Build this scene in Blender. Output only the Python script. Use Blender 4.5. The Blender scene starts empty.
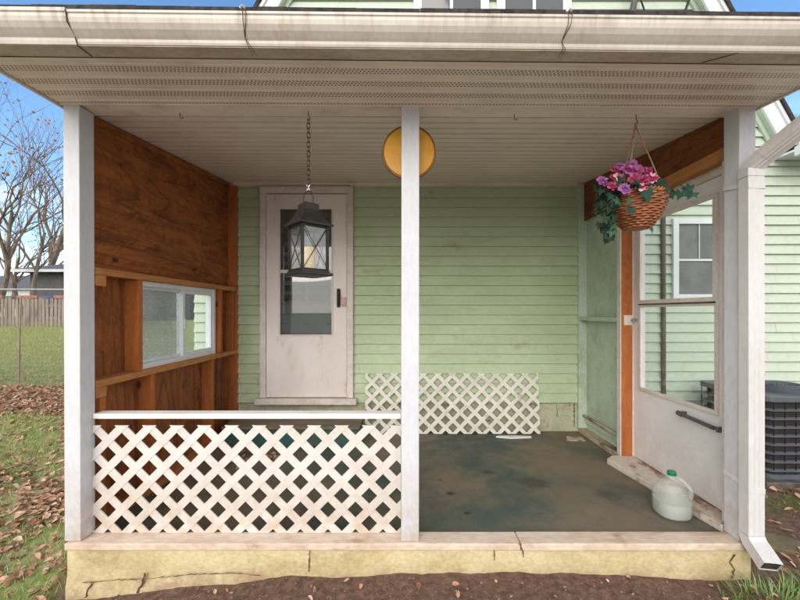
import bpy, bmesh, math, random
import numpy as np
from mathutils import Vector, Matrix, noise as mnoise
R = math.radians
PI = math.pi
S = bpy.context.scene
C = S.collection
rnd = random.Random(7)
F = 370.0
CH = 1.19                      # camera height above the porch floor

# ------------------------------------------------------------------ materials
class NT:
    def __init__(s, name):
        s.m = bpy.data.materials.new(name); s.m.use_nodes = True
        s.n = s.m.node_tree.nodes; s.l = s.m.node_tree.links
        s.b = s.n['Principled BSDF']; s.out = s.n['Material Output']
        s._tc = None
    def tc(s):
        if s._tc is None:
            s._tc = s.n.new('ShaderNodeTexCoord').outputs['Object']
        return s._tc
    def new(s, t, **kw):
        n = s.n.new(t)
        for k, v in kw.items(): setattr(n, k, v)
        return n
    def link(s, a, b): s.l.new(a, b)
    def map(s, scale=(1, 1, 1), rot=(0, 0, 0), vec=None):
        m = s.new('ShaderNodeMapping')
        m.inputs['Scale'].default_value = scale; m.inputs['Rotation'].default_value = rot
        s.link(vec or s.tc(), m.inputs['Vector']); return m.outputs[0]
    def noise(s, scale, detail=6, rough=.6, vec=None, dist=0):
        n = s.new('ShaderNodeTexNoise')
        n.inputs['Scale'].default_value = scale; n.inputs['Detail'].default_value = detail
        n.inputs['Roughness'].default_value = rough; n.inputs['Distortion'].default_value = dist
        s.link(vec or s.tc(), n.inputs['Vector']); return n.outputs['Fac']
    def ramp(s, fac, lo, hi, a=0.0, b=1.0):
        n = s.new('ShaderNodeMapRange'); n.interpolation_type = 'SMOOTHSTEP'
        n.inputs['From Min'].default_value = lo; n.inputs['From Max'].default_value = hi
        n.inputs['To Min'].default_value = a; n.inputs['To Max'].default_value = b
        s.link(fac, n.inputs['Value']); return n.outputs[0]
    def mix(s, fac, a, b, mode='MIX'):
        n = s.new('ShaderNodeMix', data_type='RGBA', blend_type=mode)
        if isinstance(fac, (int, float)): n.inputs[0].default_value = fac
        else: s.link(fac, n.inputs[0])
        for v, i in ((a, 6), (b, 7)):
            if isinstance(v, (tuple, list)): n.inputs[i].default_value = (*v[:3], 1)
            else: s.link(v, n.inputs[i])
        return n.outputs[2]
    def math(s, op, a, b=None):
        n = s.new('ShaderNodeMath', operation=op)
        for v, i in ((a, 0), (b, 1)):
            if v is None: continue
            if isinstance(v, (int, float)): n.inputs[i].default_value = v
            else: s.link(v, n.inputs[i])
        return n.outputs[0]
    def bump(s, h, strength=.3, dist=.01):
        n = s.new('ShaderNodeBump')
        n.inputs['Strength'].default_value = strength; n.inputs['Distance'].default_value = dist
        s.link(h, n.inputs['Height']); s.link(n.outputs[0], s.b.inputs['Normal'])
    def col(s, c): 
        if isinstance(c, (tuple, list)): s.b.inputs['Base Color'].default_value = (*c[:3], 1)
        else: s.link(c, s.b.inputs['Base Color'])
    def rough(s, r):
        if isinstance(r, (int, float)): s.b.inputs['Roughness'].default_value = r
        else: s.link(r, s.b.inputs['Roughness'])

def worn(name, c1, c2, scale=6, rough=.6, dirt=None, dscale=3, dlo=.5, dhi=.7, stretch=(1, 1, 1), bump=.15,
         bscale=60, metal=0, bdist=.004, fine=.12):
    """base colour varied between c1 and c2, with a second coat of dirt in patches and a fine grain"""
    t = NT(name)
    v = t.map(stretch)
    c = t.mix(t.ramp(t.noise(scale, vec=v), .35, .65), c1, c2)
    if dirt:
        c = t.mix(t.ramp(t.noise(dscale, 9, .68, vec=v), dlo, dhi), c, dirt)
    g = t.noise(bscale, 4, .6, vec=v)
    c = t.mix(fine, c, t.mix(t.ramp(g, .3, .7), (0, 0, 0), (1, 1, 1)), 'OVERLAY') if fine else c
    t.col(c); t.rough(rough); t.bump(g, bump, bdist)
    t.b.inputs['Metallic'].default_value = metal
    return t.m

def timber(name, c1, c2, dark, axis='y', scale=1.0, knots=True, rough=.75):
    t = NT(name)
    st = {'y': (22, 1.6, 22), 'x': (1.6, 22, 22), 'z': (22, 22, 1.6)}[axis]
    st = tuple(a * scale for a in st)
    v = t.map(st)
    wob = t.noise(1.6, 4, .6, dist=1.2)
    vm = t.new('ShaderNodeVectorMath', operation='ADD'); t.link(v, vm.inputs[0])
    cx = t.new('ShaderNodeCombineXYZ')
    w = t.math('MULTIPLY', wob, 7.0)
    for i in range(3): t.link(w, cx.inputs[i])
    t.link(cx.outputs[0], vm.inputs[1])
    g = t.noise(1.0, 8, .65, vec=vm.outputs[0], dist=.6)
    c = t.mix(t.ramp(g, .3, .68), c1, c2)
    big = t.noise(2.1, 5, .6, dist=.8)
    c = t.mix(t.ramp(big, .48, .78, 0, .45), c, dark)
    ring = t.math('FRACT', t.math('MULTIPLY', t.noise(1.0, 2, .4, vec=t.map(tuple(a / 7 for a in st)), dist=1.0), 16.0))
    c = t.mix(t.ramp(t.math('ABSOLUTE', t.math('SUBTRACT', ring, .5)), .36, .5, 0, .5), c, tuple(x * 1.6 for x in dark))
    streak = t.noise(.55, 6, .7, vec=v)
    c = t.mix(t.ramp(streak, .56, .7, 0, .7), c, dark)
    if knots:
        ks = {'y': (6, 3.2, 6), 'x': (3.2, 6, 6), 'z': (6, 6, 3.2)}[axis]
        vo = t.new('ShaderNodeTexVoronoi'); t.link(t.map(ks), vo.inputs['Vector'])
        vo.inputs['Scale'].default_value = 1.0
        k = t.ramp(vo.outputs['Distance'], .05, .12, .85, 0)
        c = t.mix(k, c, tuple(x * .18 for x in dark))
    t.col(c); t.rough(rough); t.bump(g, .35, .004)
    return t.m

def glass(name, tint=(.9, .95, .95), haze=0.0, refl=1.0):
    t = NT(name)
    t.n.remove(t.b)
    tr = t.new('ShaderNodeBsdfTransparent'); tr.inputs[0].default_value = (*tint, 1)
    gl = t.new('ShaderNodeBsdfGlossy'); gl.inputs['Roughness'].default_value = .02
    lw_ = t.new('ShaderNodeLayerWeight'); lw_.inputs[0].default_value = .5
    mx = t.new('ShaderNodeMixShader')
    f = t.math('MULTIPLY', t.math('ADD', t.math('MULTIPLY', t.math('POWER', lw_.outputs['Facing'], 5.0), .96), .045), refl)
    f2 = t.math('MINIMUM', f, 1.0)
    t.link(f2, mx.inputs[0]); t.link(tr.outputs[0], mx.inputs[1]); t.link(gl.outputs[0], mx.inputs[2])
    res = mx.outputs[0]
    if haze:
        df = t.new('ShaderNodeBsdfDiffuse'); df.inputs[0].default_value = (.62, .64, .62, 1)
        m2 = t.new('ShaderNodeMixShader')
        h = t.ramp(t.noise(14, 6, .7, vec=t.map((1, 1, 2.0)), dist=1.5), .3, .75, haze * .4, haze)
        t.link(h, m2.inputs[0]); t.link(res, m2.inputs[1]); t.link(df.outputs[0], m2.inputs[2]); res = m2.outputs[0]
    t.link(res, t.out.inputs['Surface'])
    return t.m

def flat(name, c, rough=.5, metal=0, **kw):
    return worn(name, c, tuple(x * .82 for x in c), rough=rough, metal=metal, bump=.05, **kw)

M = {}
M['post'] = worn('post paint', (.58, .585, .615), (.53, .535, .565), 4, .45, (.42, .36, .30), 7, .62, .85, (1, 1, .35), .12, 45, fine=.06)
def grime(mm, z0, z1, col, amt=.8, ax=2):
    nt = mm.node_tree; b = nt.nodes['Principled BSDF']; src = b.inputs['Base Color'].links[0].from_socket
    tc = nt.nodes.new('ShaderNodeTexCoord'); sx = nt.nodes.new('ShaderNodeSeparateXYZ'); nt.links.new(tc.outputs['Object'], sx.inputs[0])
    n = nt.nodes.new('ShaderNodeTexNoise'); n.inputs['Scale'].default_value = 14; n.inputs['Detail'].default_value = 8; n.inputs['Roughness'].default_value = .7; nt.links.new(tc.outputs['Object'], n.inputs['Vector'])
    z = nt.nodes.new('ShaderNodeMapRange'); z.inputs['From Min'].default_value = z0; z.inputs['From Max'].default_value = z1; z.inputs['To Min'].default_value = 1.0; z.inputs['To Max'].default_value = 0; nt.links.new(sx.outputs[ax], z.inputs[0])
    r = nt.nodes.new('ShaderNodeMapRange'); r.inputs['From Min'].default_value = .35; r.inputs['From Max'].default_value = .62; r.inputs['To Max'].default_value = amt; nt.links.new(n.outputs['Fac'], r.inputs[0])
    m1 = nt.nodes.new('ShaderNodeMath'); m1.operation = 'MULTIPLY'; nt.links.new(r.outputs[0], m1.inputs[0]); nt.links.new(z.outputs[0], m1.inputs[1])
    mx = nt.nodes.new('ShaderNodeMix'); mx.data_type = 'RGBA'; nt.links.new(m1.outputs[0], mx.inputs[0]); nt.links.new(src, mx.inputs[6]); mx.inputs[7].default_value = (*col, 1)
    nt.links.new(mx.outputs[2], b.inputs['Base Color'])
grime(M['post'], .02, .42, (.44, .33, .24))
M['rail'] = worn('rail paint', (.80, .76, .73), (.70, .65, .60), 7, .5, (.42, .30, .20), 9, .62, .8, (.5, 1, 1), .15, fine=.06)
M['lattice'] = worn('lattice plastic', (.65, .61, .575), (.57, .525, .48), 5, .45, (.48, .36, .26), 9, .58, .82, fine=.05)
grime(M['lattice'], .0, .40, (.46, .34, .25), .75)
M['old_lattice'] = worn('weathered lattice plastic', (.76, .73, .66), (.66, .62, .55), 5, .5, (.30, .24, .17), 10, .55, .78, fine=.08)
M['trim'] = worn('door trim paint', (.72, .65, .60), (.62, .54, .49), 8, .5, (.28, .2, .15), 14, .6, .8, fine=.1)
M['door'] = worn('grubby door paint', (.80, .73, .70), (.73, .655, .62), 3, .4, (.50, .33, .23), 6, .56, .80, (1.2, 1, .6), .05, fine=.05)
M['side_door'] = worn('aluminium door paint', (.79, .765, .77), (.73, .70, .70), 3, .4, (.42, .33, .27), 6, .62, .85, fine=.05)
M['ledge'] = worn('scuffed ledge board', (.64, .53, .43), (.56, .43, .33), 6, .7, (.34, .2, .12), 5, .5, .72, (.6, 1.6, 1), .25, 35)
M['conc'] = worn('yellowed foundation concrete', (.56, .48, .28), (.48, .39, .205), 4, .9, (.34, .235, .12), 3.5, .50, .74, (1, 1, 1.4), .35, 50, bdist=.006)
M['wallconc'] = worn('painted block wall', (.46, .46, .33), (.36, .36, .26), 5, .85, (.22, .13, .06), 9, .56, .68, bump=.3)
M['soffit_plain'] = worn('soffit trim', (.76, .65, .55), (.69, .58, .48), 3, .5, (.42, .31, .23), 6, .5, .8, (.5, 1, 1), .05, fine=.05)
M['gutter'] = worn('aged gutter enamel', (.60, .55, .49), (.54, .475, .41), 4, .38, (.34, .24, .16), 8, .58, .82, (.9, .6, .35), .05, fine=.06)
def streaked(mm):
    nt = mm.node_tree; b = nt.nodes['Principled BSDF']; src = b.inputs['Base Color'].links[0].from_socket
    tc = nt.nodes.new('ShaderNodeTexCoord'); mp = nt.nodes.new('ShaderNodeMapping'); mp.inputs['Scale'].default_value = (38, 3, 5)
    nt.links.new(tc.outputs['Object'], mp.inputs[0]); n = nt.nodes.new('ShaderNodeTexNoise'); n.inputs['Scale'].default_value = 1; n.inputs['Detail'].default_value = 5
    nt.links.new(mp.outputs[0], n.inputs['Vector'])
    r = nt.nodes.new('ShaderNodeMapRange'); r.inputs['From Min'].default_value = .50; r.inputs['From Max'].default_value = .72; r.inputs['To Max'].default_value = .42
    nt.links.new(n.outputs['Fac'], r.inputs[0]); sx = nt.nodes.new('ShaderNodeSeparateXYZ'); nt.links.new(tc.outputs['Object'], sx.inputs[0])
    z = nt.nodes.new('ShaderNodeMapRange'); z.inputs['From Min'].default_value = -.045; z.inputs['From Max'].default_value = 0.0; nt.links.new(sx.outputs[2], z.inputs[0])
    m1 = nt.nodes.new('ShaderNodeMath'); m1.operation = 'MULTIPLY'; nt.links.new(r.outputs[0], m1.inputs[0]); nt.links.new(z.outputs[0], m1.inputs[1])
    mx = nt.nodes.new('ShaderNodeMix'); mx.data_type = 'RGBA'; nt.links.new(m1.outputs[0], mx.inputs[0]); nt.links.new(src, mx.inputs[6]); mx.inputs[7].default_value = (.13, .07, .04, 1)
    nt.links.new(mx.outputs[2], b.inputs['Base Color'])
streaked(M['gutter'])
M['gutter_under'] = worn('brown gutter enamel', (.46, .38, .29), (.38, .31, .23), 4, .45, (.22, .16, .11), 7, .5, .8, (.5, 1, 1), .05)  # browner, darker enamel for the gutter bottom and fascia
M['downspout'] = worn('downspout enamel', (.62, .60, .59), (.55, .525, .505), 3, .35, (.40, .30, .22), 6, .6, .85, (1, 1, .4), .04, fine=.05)
M['siding_in'] = worn('porch siding', (.50, .59, .39), (.44, .53, .335), 2, .55, (.36, .27, .14), 5, .57, .80, (.7, 1, 1.2), .04, 30, fine=.04)  # yellower green than the outside siding, with brown patches
M['siding_out'] = worn('pale green vinyl siding', (.50, .565, .46), (.46, .52, .42), 2, .5, (.40, .42, .33), 5, .58, .85, (.3, 1, 1.5), .08, fine=.06)
M['green_wall'] = worn('green wall paint', (.50, .59, .47), (.44, .53, .42), 3, .6, (.34, .36, .24), 6, .5, .8, fine=.1)
M['white'] = worn('white vinyl', (.76, .78, .80), (.70, .72, .74), 4, .35, (.5, .48, .44), 9, .65, .9, fine=.04)
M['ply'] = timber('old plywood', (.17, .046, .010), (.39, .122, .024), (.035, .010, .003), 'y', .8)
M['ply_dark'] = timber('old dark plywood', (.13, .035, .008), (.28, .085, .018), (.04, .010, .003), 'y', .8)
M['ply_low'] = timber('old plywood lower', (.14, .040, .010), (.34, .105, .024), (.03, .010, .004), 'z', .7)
M['studz'] = timber('orange stud timber', (.33, .095, .020), (.48, .150, .032), (.24, .065, .016), 'z', 1.2, rough=.7)
grime(M['conc'], .13, .24, (.30, .19, .12), .75)
grime(M['side_door'], .03, .5, (.48, .38, .31), .4)
M['study'] = timber('orange ledger timber', (.40, .16, .045), (.52, .22, .065), (.2, .07, .02), 'y', 1.2, knots=False)
M['sillboard'] = worn('flaking sill paint', (.62, .55, .49), (.50, .42, .35), 8, .75, (.22, .13, .08), 9, .5, .62, (1, .6, 1), .4, 40)
M['solep'] = worn('worn sole plate', (.5, .42, .30), (.38, .32, .22), 6, .8, (.16, .1, .05), 10, .48, .62, (1, .4, 1), .3)
M['teal'] = worn('teal step paint', (.03, .115, .105), (.022, .09, .085), 6, .6, (.10, .08, .055), 7, .5, .75)
M['steptop'] = worn('dusty step boards', (.22, .17, .12), (.17, .125, .085), 6, .8, (.05, .09, .08), 5, .5, .7, (.3, 2, 1))
M['black'] = worn('black iron', (.014, .013, .013), (.024, .021, .02), 10, .5, (.06, .04, .03), 12, .55, .8, metal=.2)
M['chain'] = worn('brown chain metal', (.09, .05, .035), (.05, .03, .02), 20, .5, metal=.6)
M['shingle'] = worn('dark roof shingle', (.035, .03, .03), (.06, .05, .045), 12, .95, (.02, .018, .018), 20, .45, .6, bump=.8, bscale=120)
M['deck'] = worn('roof deck', (.2, .16, .12), (.16, .12, .09), 5, .9)
M['dark'] = flat('dark void', (.012, .012, .012), .9)
M['crack'] = worn('crack dirt', (.06, .04, .02), (.10, .06, .03), 30, 1)  # dark brown of the cracks and foundation stains
M['brass'] = worn('dull silver metal', (.45, .43, .42), (.35, .33, .32), 20, .4, (.3, .2, .12), 20, .5, .7, metal=.6)
M['closer'] = worn('grey closer tube', (.16, .15, .15), (.12, .11, .11), 12, .35, metal=.5)
M['candle'] = worn('ivory candle wax', (.80, .60, .30), (.74, .53, .25), 6, .5)
M['candle'].node_tree.nodes['Principled BSDF'].inputs['Subsurface Weight'].default_value = .3
M['candle'].node_tree.nodes['Principled BSDF'].inputs['Subsurface Radius'].default_value = (.03, .02, .01)
M['amber'] = worn('yellowed amber plastic', (.72, .36, .035), (.62, .29, .025), 7, .45, (.35, .15, .02), 9, .6, .85, fine=.06)
M['amber_rim'] = worn('browned rim', (.26, .13, .03), (.20, .09, .02), 9, .5)
M['conduit'] = worn('grey conduit', (.12, .10, .09), (.07, .06, .05), 6, .6, (.03, .025, .02), 3, .45, .6, (1, 1, .3))
M['ac'] = worn('charcoal louvre enamel', (.10, .108, .125), (.08, .086, .10), 6, .4, fine=.05)
M['ac_core'] = worn('condenser fins', (.012, .010, .009), (.02, .015, .012), 30, .7)
M['pad'] = worn('grey pad', (.33, .31, .28), (.27, .25, .22), 9, .9, (.12, .09, .06), 6, .5, .7)
M['bounce'] = worn('pale walk concrete', (.58, .51, .42), (.52, .45, .37), 9, .9, (.34, .28, .21), 5, .55, .8)  # surface of the unseen slab added as a light reflector
M['bark'] = worn('grey bark', (.13, .095, .07), (.20, .15, .115), 5, .95, (.07, .05, .04), 6, .45, .65, (1, 1, .25), .6, 30)
M['twig'] = flat('twig bark', (.14, .09, .065), .9)
M['fencewood'] = worn('grey fence boards', (.30, .235, .18), (.22, .17, .13), 4, .9, (.13, .09, .07), 5, .5, .7, (1, 1, .2))
M['redboard'] = worn('faded red boards', (.36, .12, .08), (.28, .10, .07), 6, .8)
M['blue'] = worn('blue drum plastic', (.03, .08, .22), (.03, .06, .17), 6, .5)
M['galv'] = worn('galvanised wire', (.32, .31, .30), (.24, .23, .22), 20, .5, metal=.6)
M['shed'] = worn('dark grey cladding', (.085, .085, .095), (.065, .065, .072), 4, .8)
M['shedroof'] = worn('grey shingles', (.12, .12, .13), (.09, .09, .1), 8, .95)
M['pale'] = worn('pale far cladding', (.55, .56, .58), (.45, .46, .48), 4, .8)
M['wicker'] = worn('wicker cane', (.36, .12, .035), (.26, .075, .022), 30, .5, (.11, .03, .010), 25, .5, .7, bump=.3, bscale=150)
M['twine'] = worn('jute twine', (.36, .22, .12), (.26, .15, .08), 60, .9, bump=.5, bscale=300)
M['cap'] = worn('green cap plastic', (.01, .24, .10), (.01, .20, .08), 20, .35)
M['glass'] = glass('clear glass', (.93, .96, .95), 0, 1.0)
M['glass_haze'] = glass('filmed glass', (.85, .88, .88), .5, 1.3)
M['glass_lantern'] = glass('dusty lantern glass', (.95, .96, .96), .06, 1.3)
M['glass_door'] = glass('dim door glass', (.62, .64, .66), .04, 2.2)
M['glass_dark'] = glass('screened glass', (.5, .5, .52), .10, 1.5)

def random_leaf(name, cols, rough=.6, trans=.0):
    t = NT(name)
    g = t.new('ShaderNodeNewGeometry')
    cr = t.new('ShaderNodeValToRGB'); t.link(g.outputs['Random Per Island'], cr.inputs[0])
    el = cr.color_ramp.elements
    while len(el) < len(cols): el.new(.5)
    for i, c in enumerate(cols):
        el[i].position = i / (len(cols) - 1); el[i].color = (*c, 1)
    n = t.noise(60, 4, .6)
    c = t.mix(.25, cr.outputs[0], t.mix(t.ramp(n, .3, .7), (0, 0, 0), (1, 1, 1)), 'OVERLAY')
    t.col(c); t.rough(rough); return t.m
M['fallen'] = random_leaf('fallen leaves', [(.38, .17, .09), (.48, .26, .16), (.24, .10, .055), (.56, .36, .25), (.42, .21, .12), (.60, .44, .33), (.30, .12, .065), (.52, .31, .20)], .8)
M['grass'] = random_leaf('grass blades', [(.20, .29, .035), (.34, .39, .06), (.48, .45, .15), (.24, .34, .045), (.60, .50, .26), (.30, .37, .055)], .7)
M['lush'] = random_leaf('long grass blades', [(.07, .19, .025), (.13, .27, .05), (.22, .33, .09), (.32, .36, .15)], .6)
M['treeleaf'] = random_leaf('withered tree leaves', [(.42, .14, .06), (.32, .12, .05), (.50, .22, .10)], .8)
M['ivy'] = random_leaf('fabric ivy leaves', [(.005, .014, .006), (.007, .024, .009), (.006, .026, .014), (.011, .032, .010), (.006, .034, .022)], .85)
M['petal'] = random_leaf('fabric petals', [(.24, .008, .04), (.32, .014, .075), (.16, .010, .08), (.38, .05, .12), (.17, .005, .03)], .6)
M['petal_light'] = random_leaf('pale fabric petals', [(.68, .42, .42), (.62, .25, .38), (.72, .55, .48)], .6)
M['petal_violet'] = random_leaf('violet petals', [(.19, .05, .22), (.28, .09, .30), (.34, .09, .26)], .6)
M['yellow'] = flat('flower centre', (.65, .42, .05))
M['pebble'] = random_leaf('clods and grit', [(.10, .055, .036), (.14, .08, .052), (.17, .10, .07), (.075, .04, .028), (.26, .18, .13)], .9)

def perforated(name, c1, c2, dirt, y0, period, band0, band1, px=.016, dark=.5):
    """vinyl soffit: rows of slotted vent holes in one band of every rib"""
    t = NT(name)
    c = t.mix(t.ramp(t.noise(3, 5), .35, .65), c1, c2)
    c = t.mix(t.ramp(t.noise(5, 8, .7, vec=t.map((.6, 1.5, 1))), .52, .8, 0, .8), c, dirt)
    sx = t.new('ShaderNodeSeparateXYZ'); t.link(t.tc(), sx.inputs[0])
    y = t.math('DIVIDE', t.math('SUBTRACT', sx.outputs[1], y0), period)
    fy = t.math('FRACT', y)
    inb = t.math('MULTIPLY', t.math('GREATER_THAN', fy, band0), t.math('LESS_THAN', fy, band1))
    rows = t.math('MULTIPLY', t.math('SUBTRACT', fy, band0), 3.0 / (band1 - band0))
    stag = t.math('MULTIPLY', t.math('FLOOR', rows), .5)
    fx = t.math('FRACT', t.math('ADD', t.math('DIVIDE', sx.outputs[0], px), stag))
    fr = t.math('FRACT', rows)
    hole = t.math('MULTIPLY', t.math('LESS_THAN', fx, .5), t.math('MULTIPLY', t.math('GREATER_THAN', fr, .12), t.math('LESS_THAN', fr, .88)))
    h = t.math('MULTIPLY', hole, inb)
    c = t.mix(t.math('MULTIPLY', h, dark), c, (.05, .035, .025))
    t.col(c); t.rough(.45); t.bump(t.noise(40, 3), .05, .002)
    return t.m
M['soffit'] = perforated('vented soffit vinyl', (.74, .62, .51), (.68, .56, .46), (.48, .36, .26), 1.55, .096, .42, .86, .017, .75)
M['ceiling'] = perforated('ceiling vinyl', (.82, .715, .62), (.77, .66, .57), (.56, .44, .35), 2.0, .085, .30, .72, .013, .38)

# porch floor: worn teal paint over concrete, mud and dark spots
t = NT('worn painted porch floor')
v = t.map((1, 1, 1))
c = t.mix(t.ramp(t.noise(1.1, 5, .6), .40, .62), (.062, .082, .068), (.180, .138, .095))
c = t.mix(t.ramp(t.noise(3.3, 9, .7), .5, .75), c, (.19, .15, .11))
c = t.mix(t.ramp(t.noise(2.2, 8, .7, vec=t.map((1, 1.7, 1), (0, 0, .4))), .56, .72, 0, .85), c, (.055, .085, .080))
c = t.mix(t.ramp(t.noise(18, 6, .75), .60, .75, 0, .6), c, (.045, .028, .02))
c = t.mix(t.ramp(t.noise(70, 5, .75), .58, .72, 0, .55), c, (.25, .21, .16))
c = t.mix(t.ramp(t.noise(120, 3, .7), .56, .70, 0, .5), c, (.03, .025, .02))
for (fx_, fy_, fr_, fa_) in ((.296, 2.43, .035, .9), (.371, 2.19, .030, .9), (.90, 2.58, .13, .45), (.62, 2.75, .05, .5), (1.32, 2.42, .10, .4), (.25, 2.62, .018, .8)):
    vd = t.new('ShaderNodeVectorMath', operation='DISTANCE'); t.link(t.map((1, 1.3, 1)), vd.inputs[0]); vd.inputs[1].default_value = (fx_, fy_ * 1.3, 0)
    dd_ = t.math('ADD', vd.outputs['Value'], t.math('MULTIPLY', t.math('SUBTRACT', t.noise(22, 6, .7), .5), fr_ * 1.6))
    c = t.mix(t.ramp(dd_, fr_ * .5, fr_, fa_, 0), c, (.035, .022, .016))
t.col(c); t.rough(t.ramp(t.noise(5), .3, .7, .45, .8)); t.bump(t.noise(40, 6, .7), .25, .006)
M['floor'] = t.m

# ground: colours blended by the "cover" attribute (r = turf, g = moss)
t = NT('soil and thin turf')
at = t.new('ShaderNodeVertexColor'); at.layer_name = 'cover'
sep = t.new('ShaderNodeSeparateColor'); t.link(at.outputs[0], sep.inputs[0])
n1 = t.noise(5, 9, .7); n2 = t.noise(28, 7, .7)
soil = t.mix(t.ramp(n2, .35, .68), (.095, .048, .032), (.21, .122, .085))
soil = t.mix(t.ramp(n1, .5, .75, 0, .7), soil, (.19, .125, .09))
turf = t.mix(t.ramp(n1, .4, .62), (.20, .25, .055), (.36, .31, .15))
turf = t.mix(t.ramp(n2, .45, .7, 0, .6), turf, (.18, .22, .06))
moss = t.mix(t.ramp(n2, .35, .65), (.05, .065, .012), (.12, .13, .025))
c = t.mix(sep.outputs[0], soil, turf); c = t.mix(t.math('MULTIPLY', sep.outputs[1], t.ramp(n1, .35, .55)), c, moss)
t.col(c); t.rough(.95); t.bump(n2, .8, .02)
M['ground'] = t.m

# milky jug
t = NT('milky jug plastic')
t.col(t.mix(t.ramp(t.noise(9, 4), .4, .7), (.80, .84, .80), (.70, .74, .68))); t.rough(.35)
tr = t.new('ShaderNodeBsdfTransparent'); tr.inputs[0].default_value = (.93, .95, .93, 1); ms = t.new('ShaderNodeMixShader'); ms.inputs[0].default_value = .24
t.link(tr.outputs[0], ms.inputs[1]); t.link(t.b.outputs[0], ms.inputs[2]); t.link(ms.outputs[0], t.out.inputs['Surface'])
M['jug'] = t.m
t = NT('cloudy liquid'); t.col((.40, .41, .37)); t.rough(.25)
M['liquid'] = t.m
t = NT('dark window pane')
t.col((.045, .05, .055)); t.rough(.04); t.b.inputs['Specular IOR Level'].default_value = .8
M['pane'] = t.m
t = NT('screened window pane')
t.col(t.mix(t.ramp(t.noise(5, 3), .4, .6), (.12, .12, .125), (.16, .16, .165))); t.rough(.3)
M['screen'] = t.m

# ------------------------------------------------------------------ mesh helpers
def tag(o, label=None, cat=None, group=None, kind=None):
    if label: o['label'] = label
    if cat: o['category'] = cat
    if group: o['group'] = group
    if kind: o['kind'] = kind
    return o
def empty(name, loc, label, cat, group=None):
    o = bpy.data.objects.new(name, None); C.objects.link(o); o.location = loc
    o.empty_display_size = .1
    return tag(o, label, cat, group)

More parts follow.
